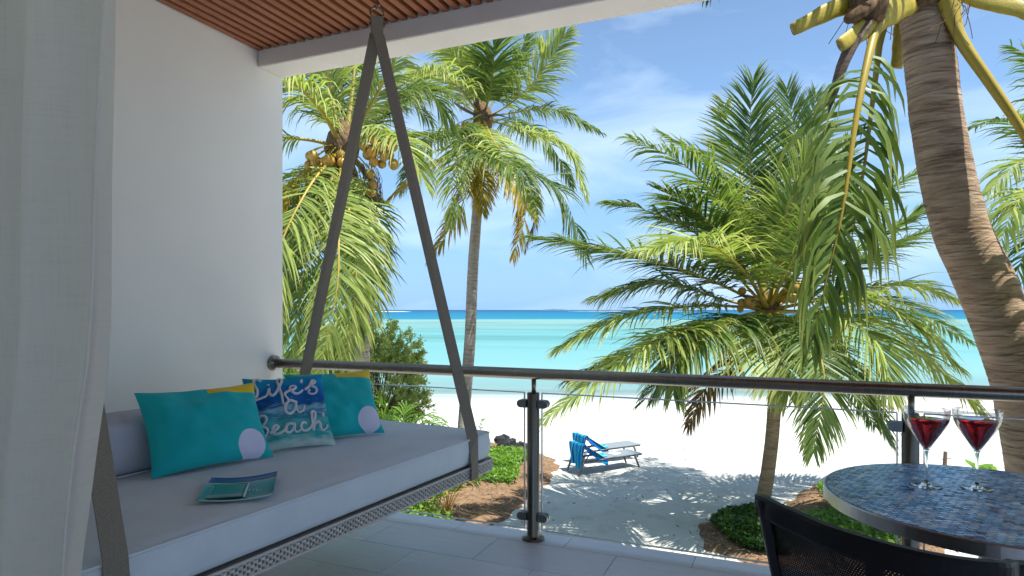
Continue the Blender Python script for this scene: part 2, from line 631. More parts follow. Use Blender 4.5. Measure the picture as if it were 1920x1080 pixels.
t = NT('lagoon_water')
geo = t.n('NewGeometry')
sp = t.n('VectorMath'); sp.operation = 'DOT_PRODUCT'; sp.inputs[1].default_value = (FW[0], FW[1], 0)
t.l(geo.outputs['Position'], sp.inputs[0])
mp = t.n('Mapping'); mp.inputs['Rotation'].default_value = (0, 0, -YAW); mp.inputs['Scale'].default_value = (.014, .075, 1)
t.l(geo.outputs['Position'], mp.inputs['Vector'])
patch = t.noise(mp.outputs['Vector'], 1.0, 5, .6, .4)
lg = t.math('LOGARITHM', t.math('MAXIMUM', t.math('MULTIPLY', sp.outputs['Value'], t.math('MULTIPLY_ADD', patch, .34, .83)), 20), 10)
fac = t.math('DIVIDE', t.math('SUBTRACT', lg, 1.55), 2.45)      # 35 m -> 0, 10 km -> 1
deep = t.ramp(fac, [(0, (.30, .37, .355)), (.05, (.185, .335, .33)), (.13, (.13, .305, .305)), (.24, (.10, .285, .285)), (.34, (.14, .28, .26)), (.40, (.18, .31, .29)), (.425, (.004, .15, .225)), (.52, (.0, .13, .22)), (.66, (.0, .10, .20)), (.82, (.002, .055, .13))])
mid = t.ramp(patch, [(.46, (0, 0, 0)), (.60, (1, 1, 1))])
gate = t.ramp(fac, [(.14, (0, 0, 0)), (.22, (1, 1, 1)), (.38, (1, 1, 1)), (.42, (0, 0, 0))])
deep = t.mix(t.math('MULTIPLY', t.math('MULTIPLY', mid, gate), .55), deep, (.05, .16, .145))
wv = t.n('Mapping'); wv.inputs['Rotation'].default_value = (0, 0, -YAW); wv.inputs['Scale'].default_value = (.25, 1.1, 1)
t.l(geo.outputs['Position'], wv.inputs['Vector'])
t.set(deep, .45, spec=.06)
t.bump(t.noise(wv.outputs['Vector'], 1.2, 5, .6), .25, .15)
al = t.ramp(t.math('DIVIDE', t.math('SUBTRACT', sp.outputs['Value'], 40.0), 16.0), [(0, (0, 0, 0)), (.25, (.7, .7, .7)), (1, (1, 1, 1))])
tr = t.n('BsdfTransparent'); tr.inputs['Color'].default_value = (.86, .97, .96, 1)
ms = t.n('MixShader'); t.l(al, ms.inputs['Fac']); t.l(tr.outputs[0], ms.inputs[1]); t.l(t.b.outputs[0], ms.inputs[2]); t.l(ms.outputs[0], t.out.inputs['Surface'])
M['sea'] = t.m


def leaf_mat(name, dark, lit, dry, transl=.38):
    t = NT(name)
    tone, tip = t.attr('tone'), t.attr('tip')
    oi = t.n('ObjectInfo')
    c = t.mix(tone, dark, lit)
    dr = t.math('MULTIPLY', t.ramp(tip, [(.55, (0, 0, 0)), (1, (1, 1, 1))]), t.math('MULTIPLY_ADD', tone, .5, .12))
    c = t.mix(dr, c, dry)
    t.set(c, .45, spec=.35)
    tl = t.n('BsdfTranslucent')
    t.l(t.mix(1.0, c, (1.3, 1.35, .7), 'MULTIPLY'), tl.inputs['Color'])
    ms = t.n('MixShader'); ms.inputs['Fac'].default_value = transl
    t.l(t.b.outputs[0], ms.inputs[1]); t.l(tl.outputs[0], ms.inputs[2]); t.l(ms.outputs[0], t.out.inputs['Surface'])
    return t.m


M['leaf_green'] = leaf_mat('palm_leaf_green', (.045, .10, .022), (.20, .285, .06), (.42, .38, .12))
M['leaf_lime'] = leaf_mat('palm_leaf_lime', (.12, .19, .035), (.38, .45, .12), (.54, .48, .18))
M['leaf_yellow'] = leaf_mat('palm_leaf_yellow', (.20, .17, .022), (.42, .30, .03), (.36, .17, .04))
M['leaf_brown'] = leaf_mat('palm_leaf_brown', (.11, .065, .03), (.26, .16, .06), (.20, .11, .05), .2)
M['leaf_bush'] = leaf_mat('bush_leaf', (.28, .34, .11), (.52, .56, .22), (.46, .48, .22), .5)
M['leaf_cover'] = leaf_mat('ground_cover_leaf', (.06, .15, .018), (.22, .37, .045), (.27, .36, .06), .35)
M['leaf_cover_dark'] = leaf_mat('ground_cover_dark_leaf', (.025, .075, .012), (.085, .17, .025), (.12, .18, .03), .3)

t = NT('rachis'); v = t.coords('Object'); tone = t.attr('tone')
t.set(t.mix(tone, t.mix(t.noise(v, 6, 4), (.15, .15, .03), (.26, .23, .045)), (.36, .27, .035)), .45, spec=.4); M['rachis'] = t.m
t = NT('petiole_yellow'); v = t.coords('Object')
t.set(t.ramp(t.noise(v, 9, 5, .6), [(.30, (.30, .235, .02)), (.58, (.43, .34, .045)), (.72, (.25, .17, .035))]), .5, spec=.4)
t.bump(t.noise(t.coords('Object', (1, 1, 1)), 45, 5, .7), .5, .006); M['petiole'] = t.m
t = NT('cut_face'); v = t.coords('Object'); t.set(t.ramp(t.noise(v, 40, 4), [(.35, (.16, .10, .05)), (.65, (.42, .33, .18))]), .9); M['cut_face'] = t.m
t = NT('orange_stem'); t.set((.55, .26, .03), .5); M['orange_stem'] = t.m


def bark_mat(name, a, b, c, zs, ck=.75):
    t = NT(name)
    v = t.coords('Object', (1, 1, zs)); v2 = t.coords('Object')
    n1 = t.noise(v, 3.0, 7, .65, .6); n2 = t.noise(v2, 2.0, 4)
    colr = t.ramp(n1, [(.30, a), (.52, b), (.75, c)])
    colr = t.mix(t.math('MULTIPLY', n2, .25), colr, (.22, .18, .14))
    vc = t.coords('Object', (1, 1, zs * 2.2))
    crack = t.ramp(t.noise(vc, 2.6, 6, .6, 1.0), [(.36, (1, 1, 1)), (.43, (.25, .25, .25)), (.50, (0, 0, 0))])
    colr = t.mix(t.math('MULTIPLY', crack, ck), colr, (.07, .048, .034))
    ringc = t.attr('tone')
    colr = t.mix(t.math('MULTIPLY', ringc, .85), colr, (.035, .024, .017))
    t.set(colr, .9, spec=.2)
    t.bump(t.math('SUBTRACT', t.math('ADD', n1, t.math('MULTIPLY', t.noise(v2, 50, 5, .65), .4)), t.math('MULTIPLY', crack, .8)), .7, .02)
    return t.m


M['bark_near'] = bark_mat('palm_bark_brown', (.25, .155, .095), (.41, .29, .19), (.54, .42, .30), 6, .42)
M['bark_far'] = bark_mat('palm_bark_grey', (.24, .20, .165), (.38, .335, .28), (.48, .43, .37), 7, .3)
M['bark_tan'] = bark_mat('palm_bark_tan', (.17, .12, .065), (.29, .215, .125), (.38, .30, .19), 7, .35)
t = NT('fibre'); v = t.coords('Object', (8, 8, 1))
t.set(t.ramp(t.noise(v, 6, 5), [(.3, (.085, .052, .030)), (.7, (.22, .145, .085))]), .95, spec=.1); t.bump(t.noise(v, 25, 4), .6, .01); M['fibre'] = t.m
t = NT('dry_spathe'); v = t.coords('Object', (3, 3, 12))
t.set(t.ramp(t.noise(v, 5, 5), [(.3, (.07, .05, .042)), (.7, (.20, .155, .125))]), .85, spec=.2); M['spathe'] = t.m
t = NT('coconut_husk'); v = t.coords('Object'); oi = t.n('ObjectInfo')
t.set(t.mix(oi.outputs['Random'], t.ramp(t.noise(v, 9, 4), [(.3, (.40, .19, .025)), (.7, (.55, .30, .05))]), (.38, .26, .05)), .45, spec=.4); M['coconut'] = t.m
t = NT('twig'); t.set((.12, .085, .055), .9); M['twig'] = t.m
t = NT('red_mulch'); v = t.coords('Object')
t.set(t.ramp(t.noise(v, 7, 7, .7), [(.3, (.14, .080, .048)), (.55, (.27, .165, .10)), (.75, (.37, .245, .155))]), .95, spec=.1)
t.bump(t.noise(v, 18, 6, .7), .8, .05); M['mulch'] = t.m
t = NT('mulch_chip'); geo = t.n('NewGeometry')
t.set(t.ramp(geo.outputs['Random Per Island'], [(0, (.11, .065, .04)), (.6, (.30, .185, .11)), (1, (.44, .32, .21))]), .95, spec=.1); M['chip'] = t.m
t = NT('dark_coral_stone'); v = t.coords('Object')
t.set(t.ramp(t.noise(v, 14, 6, .7), [(.35, (.012, .013, .017)), (.7, (.06, .063, .075))]), .95); t.bump(t.noise(v, 22, 6, .7), .9, .04); M['stone'] = t.m

t = NT('grey_powder_coat'); t.set((.115, .125, .135), .45, .2); M['lounger'] = t.m
t = NT('grey_sling'); v = t.coords('Object'); t.set(t.ramp(t.noise(v, 30, 3), [(.3, (.19, .21, .235)), (.7, (.23, .25, .275))]), .7); M['lounger_sling'] = t.m
t = NT('striped_towel'); tc = t.n('TexCoord'); sx = t.n('SeparateXYZ'); t.l(tc.outputs['UV'], sx.inputs[0])
mpv = t.n('Mapping'); mpv.inputs['Scale'].default_value = (16, .5, 1); t.l(tc.outputs['UV'], mpv.inputs['Vector'])
sr = t.noise(mpv.outputs['Vector'], 1.0, 2, .5)
t.set(t.ramp(sr, [(.34, (.004, .05, .26)), (.42, (.005, .13, .50)), (.48, (.008, .28, .62)), (.54, (.02, .46, .62)), (.58, (.25, .62, .70)), (.62, (.01, .20, .56)), (.75, (.01, .36, .45))]), .95, spec=.1)
M['towel'] = t.m
t = NT('white_paper'); t.set((.78, .80, .82), .6); M['paper'] = t.m
t = NT('weathered_post'); v = t.coords('Object', (4, 4, 1)); t.set(t.ramp(t.noise(v, 8, 5), [(.3, (.09, .06, .04)), (.7, (.20, .14, .09))]), .9); M['stake'] = t.m
t = NT('far_island'); t.set((.07, .13, .19), 1.0); M['island'] = t.m
t = NT('far_sandbank'); t.set((.74, .72, .66), 1.0); M['sandbank'] = t.m
t = NT('ocean_print'); tc = t.n('TexCoord'); sx = t.n('SeparateXYZ'); t.l(tc.outputs['UV'], sx.inputs[0])
nn = t.noise(tc.outputs['UV'], 9, 4)
t.set(t.ramp(t.math('ADD', sx.outputs['Y'], t.math('MULTIPLY', t.math('SUBTRACT', nn, .5), .06)), [(0, (.35, .55, .50)), (.08, (.02, .30, .27)), (.5, (.03, .36, .38)), (.68, (.10, .44, .46)), (.71, (.55, .65, .66)), (.75, (.01, .03, .08)), (.82, (.004, .07, .30)), (1, (.006, .13, .42))]), .3, spec=.5)
M['cover_print'] = t.m
t = NT('insert_print'); tc = t.n('TexCoord'); sx = t.n('SeparateXYZ'); t.l(tc.outputs['UV'], sx.inputs[0])
t.set(t.ramp(sx.outputs['Y'], [(0, (.004, .06, .07)), (.10, (.30, .36, .38)), (.22, (.30, .36, .38)), (.24, (.01, .30, .25)), (1, (.02, .33, .27))]), .3, spec=.5); M['insert_print'] = t.m

# ================================================================== THE SETTING
# ---- sand
ss = np.concatenate([np.arange(-12, 8, 1.0), np.arange(8, 27, .16), np.arange(27, 46, .45), np.arange(46, 130, 6)])
ll = np.concatenate([np.arange(-220, -22, 6.0), np.arange(-22, 22, .2), np.arange(22, 221, 6.0)])
S, L = np.meshgrid(ss, ll, indexing='ij')
Z = ground_z(S + .9 * np.sin(L * .09) * np.clip((S - 30) / 12, 0, 1))
dune = (vnoise(S * .45, L * .45, 1) - .5) * .10 + (vnoise(S * 1.5, L * 1.5, 2) - .5) * .055 + (vnoise(S * 3.4, L * 3.4, 3) - .5) * .04
Z = Z + dune * np.clip((38 - S) / 12, 0.05, 1)
XY = S[..., None] * FW + L[..., None] * RT
V = np.concatenate([XY, Z[..., None]], -1).reshape(-1, 3)
ni, nj = S.shape
ii, jj = np.meshgrid(np.arange(ni - 1), np.arange(nj - 1), indexing='ij')
a = (ii * nj + jj).ravel()
Fq = np.stack([a, a + nj, a + nj + 1, a + 1], 1)[:, ::-1]
struct(np_mesh('beach_ground', V, Fq, M['sand'], smooth=True))

# ---- sea
ss = np.concatenate([[38.5], np.geomspace(44, 45000, 60)])
ll = np.concatenate([-np.geomspace(45000, 60, 25), np.linspace(-50, 50, 9), np.geomspace(60, 45000, 25)])
S, L = np.meshgrid(ss, ll, indexing='ij')
XY = S[..., None] * FW + L[..., None] * RT
V = np.concatenate([XY, np.full(S.shape + (1,), SEA_Z)], -1).reshape(-1, 3)
ni, nj = S.shape
ii, jj = np.meshgrid(np.arange(ni - 1), np.arange(nj - 1), indexing='ij')
a = (ii * nj + jj).ravel()
struct(np_mesh('sea_water', V, np.stack([a, a + nj, a + nj + 1, a + 1], 1)[:, ::-1], M['sea']))


def low_land(name, lat_px0, lat_px1, d, hgt, mat, label, cat):
    l0, l1 = (lat_px0 - 960) / FPX * d, (lat_px1 - 960) / FPX * d
    vs, fs = [], []
    n, m = 40, 8
    for i in range(n + 1):
        u = i / n
        prof = hgt * (math.sin(math.pi * u) ** .5) * (.75 + .5 * rnd.random())
        for k in range(m + 1):
            w = k / m * 2 - 1
            q = (d + w * d * .03) * FW + (l0 + (l1 - l0) * u) * RT
            vs.append((q[0], q[1], SEA_Z - .2 + prof * max(0, 1 - w * w) ** .6))
    for i in range(n):
        for k in range(m):
            fs.append((i * (m + 1) + k, (i + 1) * (m + 1) + k, (i + 1) * (m + 1) + k + 1, i * (m + 1) + k + 1))
    b = MB(); b.add(vs, fs)
    return struct(tag(b.build(name, mat, smooth=True), label, cat))


low_land('far_island', 1012, 1068, 7000, 16, M['island'], 'low bluish island on the horizon', 'island')
low_land('sandbank', 690, 770, 1900, 1.3, M['sandbank'], 'thin pale sandbank far out in the lagoon', 'sandbank')
low_land('sandbank', 1060, 1300, 2600, .9, M['sandbank'], 'thin pale sandbank line near the horizon behind the palms', 'sandbank')

# ---- balcony building
WALL_X, RAIL_Y, FLOOR_Y, CEIL_Z = -3.773, 3.966, 4.09, 3.53
BEAM_Y0, BEAM_Y1, BEAM_Z = 3.80, 4.065, 3.406
b = MB(); b.bbox((WALL_X - .3, -4.0, -3.2), (WALL_X, 4.075, 3.95), .004)
struct(b.build('wall_side', M['plaster']))
b = MB(); b.bbox((WALL_X + .001, BEAM_Y0, BEAM_Z), (7.0, BEAM_Y1, 3.95), .008); struct(b.build('beam', M['beam']))
b = MB(); b.bbox((WALL_X, -4.0, 3.62), (7.0, BEAM_Y0 - .001, 3.95)); ceiling = struct(b.build('ceiling', M['soffit']))
b = MB(); b.bbox((WALL_X, -4.3, 0), (-.4, -4.0, 3.95)); struct(b.build('wall_back_blocker', M['plaster']))  # unseen partial wall, put in to keep sky light off the curtain
# slats, each one its own piece
sm = MB(); sm.bbox((0, -4.0, CEIL_Z), (.046, BEAM_Y0 - .004, CEIL_Z + .055), .003)
sl0 = sm.build('slat', M['slat'], ceiling)
pitch, k = .0815, 0
x = WALL_X + .018
while x < .45:
    o = sl0 if k == 0 else sl0.copy()
    if k:
        COL.objects.link(o); o.parent = ceiling
    o.location = (x + rnd.uniform(-.002, .002), 0, rnd.uniform(-.0015, .0015))
    x += pitch; k += 1
sm = MB()
while x < 6.9:
    sm.bbox((x, -4.0, CEIL_Z), (x + .05, BEAM_Y0 - .004, CEIL_Z + .055)); x += pitch
o = sm.build('slat_run', M['slat'], ceiling); o['kind'] = 'stuff'

# floor slab with tiles
b = MB(); b.bbox((WALL_X, -4.0, -.30), (7.0, FLOOR_Y - .004, -.011)); floor = struct(b.build('floor', M['grout']))
edge_m = None
b = MB(); b.bbox((WALL_X + .002, FLOOR_Y - .002, -.30), (7.0, FLOOR_Y + .012, -.004), .003); attach(b.build('slab_edge', M['tile']), floor)


def tile_mesh(w, d):
    b = MB(); b.bbox((0, 0, -.012), (w - .0035, d - .0035, 0), .0015)
    o = b.build('tile', M['tile']); return o


def lay(proto, first, x, y):
    o = proto if first else proto.copy()
    if not first:
        COL.objects.link(o)
    o.parent = floor; o.location = (x, y, rnd.uniform(-.0006, .0002))


TW, TD = .80, .395
pr = tile_mesh(TW, .196); first = True
x = -2.105 - TW * 2
while x < 2.6:
    lay(pr, first, x, 3.892); first = False; x += TW
pr = tile_mesh(TW, TD); first = True
row, y = 0, 3.892 - TD
while y > .2:
    x = (-1.755 if row % 2 == 0 else -2.155) - TW * 2
    while x < 2.6:
        if x + TW > WALL_X:
            lay(pr, first, x, y); first = False
        x += TW
    y -= TD; row += 1
sm = MB()
while y > -4.0:
    sm.bbox((WALL_X, y, -.012), (7, y + TD - .004, 0)); y -= TD
yy = .2
sm.bbox((2.7, .2, -.012), (7, 4.088, 0))
o = sm.build('tile_run', M['tile'], floor); o['kind'] = 'stuff'

# ------------------------------------------------------------------ balustrade
rail = rooted('balustrade', (WALL_X, RAIL_Y, 0), 'glass balustrade with round brushed steel handrail along the balcony edge', 'railing')
b = MB()
b.tube([(WALL_X + .01, RAIL_Y, 1.095), (7.0, RAIL_Y, 1.095)], .037, 24)
o = attach(b.build('handrail', M['steel'], smooth=True), rail)
b = MB(); b.tube([(WALL_X + .001, RAIL_Y, 1.095), (WALL_X + .03, RAIL_Y, 1.095), (WALL_X + .05, RAIL_Y, 1.095)], [.062, .060, .040], 24)
attach(b.build('wall_flange', M['steel'], smooth=False), rail)
posts = [-1.538, .614, 2.766, 4.92]
for px_ in posts:
    b = MB()
    b.lathe([(.075, .001), (.075, .012), (.066, .018), (.043, .020), (.0415, .024), (.0415, .965), (.038, .972), (.001, .973)], 28, (px_, RAIL_Y, 0))
    post = attach(b.build('post', M['post'], smooth=False), rail)
    for f in post.data.polygons: f.use_smooth = True
    b = MB(); b.tube([(px_ + .004, RAIL_Y, .95), (px_ + .004, RAIL_Y, 1.07)], .016, 14); attach(b.build('stem', M['steel'], smooth=True), post)
    for zc in (.897, .150):
        for sgn in (-1, 1):
            b = MB()
            # stadium-shaped clamp jaws either side of the glass
            for dy in (-.0185, .0185):
                pts = []
                for k in range(9):
                    a = -math.pi / 2 + math.pi * k / 8
                    pts.append((px_ + sgn * (.082 + .026 * math.cos(a)), zc + .026 * math.sin(a)))
                pts = [(px_ + sgn * .040, zc - .026)] + pts + [(px_ + sgn * .040, zc + .026)]
                n = len(pts)
                vs = [(q[0], RAIL_Y + dy - .0115, q[1]) for q in pts] + [(q[0], RAIL_Y + dy + .0115, q[1]) for q in pts]
                fs = [tuple(range(n)), tuple(range(n, 2 * n))[::-1]] + [(k, k + n, (k + 1) % n + n, (k + 1) % n) for k in range(n)]
                b.add(vs, fs)
            attach(b.build('glass_clamp', M['clamp']), post)
ends = [WALL_X + .075] + [v for p_ in posts for v in (p_ - .062, p_ + .062)]
for i in range(0, len(ends) - 1, 2):
    x0, x1 = ends[i], ends[i + 1]
    b = MB(); b.bbox((x0, RAIL_Y - .006, .062), (x1, RAIL_Y + .006, .972))
    b.bbox((x0 - .001, RAIL_Y - .0075, .9665), (x1 + .001, RAIL_Y + .0075, .9735), mat=1)  # pale edge bands: internal reflection of polished glass put into the colour
    b.bbox((x0 - .001, RAIL_Y - .0075, .0605), (x1 + .001, RAIL_Y + .0075, .0665), mat=1)
    for xe in (x0, x1):
        b.bbox((xe - .0035, RAIL_Y - .0074, .0666), (xe + .0035, RAIL_Y + .0074, .9664), mat=1)
    pane = attach(b.build('pane', [M['glass'], M['glass_edge_light']]), rail)
    for f in pane.data.polygons:
        if abs(f.normal.y) < .5: f.material_index = 1

# ================================================================== SWING BED
RING = np.array([-2.386, 3.384, 3.40])
A5 = R_(4.9)
bb = np.array([math.sin(A5), math.cos(A5), 0]); bs = np.array([math.cos(A5), -math.sin(A5), 0])   # along / across the bed


def BED(s, l, z):
    q = RING + bs * s + bb * l
    return np.array([q[0], q[1], z])


bed = rooted('swing_bed', tuple(BED(0, -1.0, .535)), 'grey cushioned swing bed hanging on brown webbing straps beside the white wall', 'swing bed')
HALF, L0, L1 = .70, -2.22, .27


def rounded_rect(hs, l0, l1, r, n=6):
    pts = []
    for cx, cy, a0 in ((hs - r, l1 - r, 0), (-hs + r, l1 - r, 90), (-hs + r, l0 + r, 180), (hs - r, l0 + r, 270)):
        for k in range(n + 1):
            a = R_(a0 + 90 * k / n)
            pts.append((cx + r * math.cos(a), cy + r * math.sin(a)))
    return pts


def slab(b, outline, levels, mat=0, crown=0.0):
    """stack of outlines: levels = [(z, inset)]"""
    n = len(outline)
    c = np.mean(outline, 0)
    vs, fs = [], []
    ext = np.max(np.abs(np.array(outline) - c), 0)
    for z, ins in levels:
        for q in outline:
            d = (np.array(q) - c) * (1 - ins / ext)
            vs.append(BED(c[0] + d[0], c[1] + d[1], z))
    for i in range(len(levels) - 1):
        for k in range(n):
            fs.append((i * n + k, i * n + (k + 1) % n, (i + 1) * n + (k + 1) % n, (i + 1) * n + k))
    fs.append(tuple(range(n))[::-1])
    # domed top as rings
    top = (len(levels) - 1) * n
    base = top
    for fr, dz in ((.9, crown * .6), (.7, crown * .9), (.4, crown)):
        st = len(vs)
        for q in outline:
            d = (np.array(q) - c) * fr * (1 - levels[-1][1] / ext)
            w = vnoise(q[0] * fr * 3 + 5, q[1] * fr * 2.2 + 9, 4) - .5
            vs.append(BED(c[0] + d[0], c[1] + d[1], levels[-1][0] + dz + w * crown * .8))
        for k in range(n):
            fs.append((base + k, base + (k + 1) % n, st + (k + 1) % n, st + k))
        base = st
    fs.append(tuple(base + k for k in range(n)))
    b.add(vs, fs, mat)


def dense_outline(hs, l0, l1, r, step=.09):
    o = rounded_rect(hs, l0, l1, r)
    out = []
    for i in range(len(o)):
        p, q = np.array(o[i]), np.array(o[(i + 1) % len(o)])
        m = max(1, int(np.linalg.norm(q - p) / step))
        for k in range(m):
            out.append(tuple(p + (q - p) * k / m))
    return out


b = MB()
ol = dense_outline(HALF, L0, L1, .07)
slab(b, ol, [(.612, .02), (.620, .004), (.640, -.004), (.70, -.012), (.752, -.004), (.764, .004), (.770, .014)], crown=.012)
mat_o = attach(b.build('mattress', M['canvas'], smooth=True), bed)
for zz in (.760,):
    b = MB()
    loop = [BED(p[0] * 1.004, p[1] + .002, zz + .003) for p in ol]
    b.tube(loop + [loop[0]], .006, 6); attach(b.build('piping', M['piping'], smooth=True), mat_o)
# platform frame with woven band
b = MB()
ol2 = dense_outline(HALF + .008, L0 - .01, L1 + .012, .05, .2)
slab(b, ol2, [(.540, .012), (.545, .008), (.598, .008), (.603, .012)])
plat = attach(b.build('platform', M['rattan_dark']), bed)
b = MB()
rows, cell = 5, .0125


def weave(p0, p1, nrm):
    p0, p1 = np.array(p0), np.array(p1)
    ln = np.linalg.norm(p1 - p0); d = (p1 - p0) / ln
    n = int(ln / .017)
    for i in range(n):
        for r in range(rows):
            if (i + r) % 2: continue
            c = p0 + d * ((i + .5) * .017); z = .544 + (r + .5) * .0118
            q = BED(c[0] + nrm[0] * .008, c[1] + nrm[1] * .008, z)
            ex = (bs * d[0] + bb * d[1])
            up = np.array([0, 0, 1.]); on = bs * nrm[0] + bb * nrm[1]
            w, h, t_ = .0105, .0056, .0052
            vs = [q - ex * w - up * h, q + ex * w - up * h, q + ex * w + up * h, q - ex * w + up * h,
                  q - ex * w * .45 - up * h * .9 + on * t_, q + ex * w * .45 - up * h * .9 + on * t_, q + ex * w * .45 + up * h * .9 + on * t_, q - ex * w * .45 + up * h * .9 + on * t_]
            b.add(vs, [(4, 5, 6, 7), (0, 1, 5, 4), (2, 3, 7, 6), (1, 2, 6, 5), (3, 0, 4, 7)])
            # vertical stake between
        q = BED(p0[0] + d[0] * (i * .017) + nrm[0] * .006, p0[1] + d[1] * (i * .017) + nrm[1] * .006, .571)
        b.box(q, (.0028, .0028, .030))


weave((HALF, L0), (HALF, L1), (1, 0)); weave((-HALF, L1), (HALF, L1), (0, 1))
o = attach(b.build('woven_band', M['rattan']), plat); o['kind'] = 'stuff'
for zz in (.541, .602):
    b = MB(); lp = [BED(p[0] * 1.006, p[1] + .001, zz) for p in dense_outline(HALF + .008, L0 - .01, L1 + .012, .05, .1)]
    b.tube(lp + [lp[0]], .006, 6); attach(b.build('edge_cord', M['rattan'], smooth=True), plat)


def strap(path, width, wdir, thick=.005):
    b = MB()
    path = np.asarray(path, float)
    n = len(path)
    tan = np.gradient(path, axis=0); tan /= np.linalg.norm(tan, axis=1)[:, None]
    vs = []
    for i in range(n):
        w = np.asarray(wdir if not isinstance(wdir, list) else wdir[i], float)
        w = w - tan[i] * (w @ tan[i]); w /= np.linalg.norm(w)
        nn = np.cross(tan[i], w)
        for a_, c_ in ((-1, -1), (1, -1), (1, 1), (-1, 1)):
            vs.append(path[i] + w * width / 2 * a_ + nn * thick / 2 * c_)
    fs = []
    for i in range(n - 1):
        for k in range(4):
            fs.append((i * 4 + k, i * 4 + (k + 1) % 4, (i + 1) * 4 + (k + 1) % 4, (i + 1) * 4 + k))
    fs += [(3, 2, 1, 0), tuple((n - 1) * 4 + k for k in range(4))]
    b.add(vs, fs)
    return b


SW = .075
for la in (.02, -2.03):
    top = BED(0, la, 3.27)
    for sgn in (-1, 1):
        edge = sgn * (HALF + .012)
        tilt = .62 if la > -1 else .0
        path = [top + bs * sgn * .012, BED(edge, la, .775), BED(edge + sgn * .008, la, .70), BED(edge + sgn * .014, la, .60), BED(edge + sgn * .014, la, .534), BED(edge - sgn * .10, la, .527)]
        wd = list(bb * .8 + bs * .6)
        o = attach(strap(path, SW, [bb + bs * tilt, bb + bs * tilt * .7, bb + bs * .1, bb, bb, bb]).build('strap', M['webbing']), bed)
    b = strap([BED(0, la, 3.385), BED(0, la, 3.34), BED(0, la, 3.24)], .075, bb + bs * .8, .018)
    attach(b.build('strap_loop', M['webbing']), bed)
    # D ring and ceiling hook
    b = MB()
    e1 = (bb + bs * .8); e1 = e1 / np.linalg.norm(e1)
    c = BED(0, la, 3.405)
    b.tube([c + e1 * .042 * math.cos(a) + np.array([0, 0, .034 * math.sin(a)]) for a in np.linspace(0, 2 * math.pi, 25)], .0065, 8)
    attach(b.build('ring', M['steel'], smooth=True), bed)
    b = MB()
    b.tube([BED(.0, la, 3.60), BED(0, la, 3.49), BED(.02, la, 3.455), BED(.0, la, 3.43), BED(-.02, la, 3.455)], .008, 8)
    attach(b.build('ceiling_hook', M['steel'], smooth=True), bed)
    for sgn in (-1, 1):
        b = MB(); q = BED(0, la, 3.335) + e1 * .04 * sgn
        b.box(q, (.006, .006, .012)); attach(b.build('buckle', M['steel']), bed)


# ------------------------------------------------------------------ bolster
def bolster(s0, s1, l0, l1, z0, z1, lean, label):
    b = MB()
    n = 14
    prof = []
    for k in range(28):
        a = 2 * math.pi * k / 28
        ca, sa = math.cos(a), math.sin(a)
        e = .38
        prof.append(((abs(ca) ** e) * (1 if ca > 0 else -1), (abs(sa) ** e) * (1 if sa > 0 else -1)))
    vs, fs = [], []
    for i in range(n + 1):
        u = i / n
        pin = (1 - abs(2 * u - 1) ** 7) ** .5 * .10 + .90
        for p in prof:
            s = (s0 + s1) / 2 + (s1 - s0) / 2 * p[0] * pin - lean * (p[1] + 1) / 2
            z = (z0 + z1) / 2 + (z1 - z0) / 2 * (p[1] * pin if p[1] > 0 else p[1]) + (vnoise(u * 6, p[0] * 2 + 3, 6) - .5) * .012 * (p[1] > 0)
            vs.append(BED(s, l0 + (l1 - l0) * u, z))
    m = len(prof)
    for i in range(n):
        for k in range(m):
            fs.append((i * m + k, i * m + (k + 1) % m, (i + 1) * m + (k + 1) % m, (i + 1) * m + k))
    fs += [tuple(range(m))[::-1], tuple(n * m + k for k in range(m))]
    b.add(vs, fs)
    o = tag(b.build('bolster_cushion', M['bolster'], smooth=True), label, 'cushion')
    b = MB()
    for l in (l0 + .004, l1 - .004):
        lp = [BED((s0 + s1) / 2 + (s1 - s0) / 2 * p[0] * .91 - lean * (p[1] + 1) / 2, l, (z0 + z1) / 2 + (z1 - z0) / 2 * p[1] * .91) for p in prof]
        b.tube(lp + [lp[0]], .004, 6)
    lp = [BED(s1 + .001, l0 + (l1 - l0) * u, z0 + .012) for u in np.linspace(0.02, .98, 12)]
    b.tube(lp, .004, 6)
    b.build('piping', M['piping'], o, smooth=True)


bolster(-.48, -.145, -2.15, -.92, .781, 1.03, .03, 'long grey bolster cushion at the back of the swing bed')


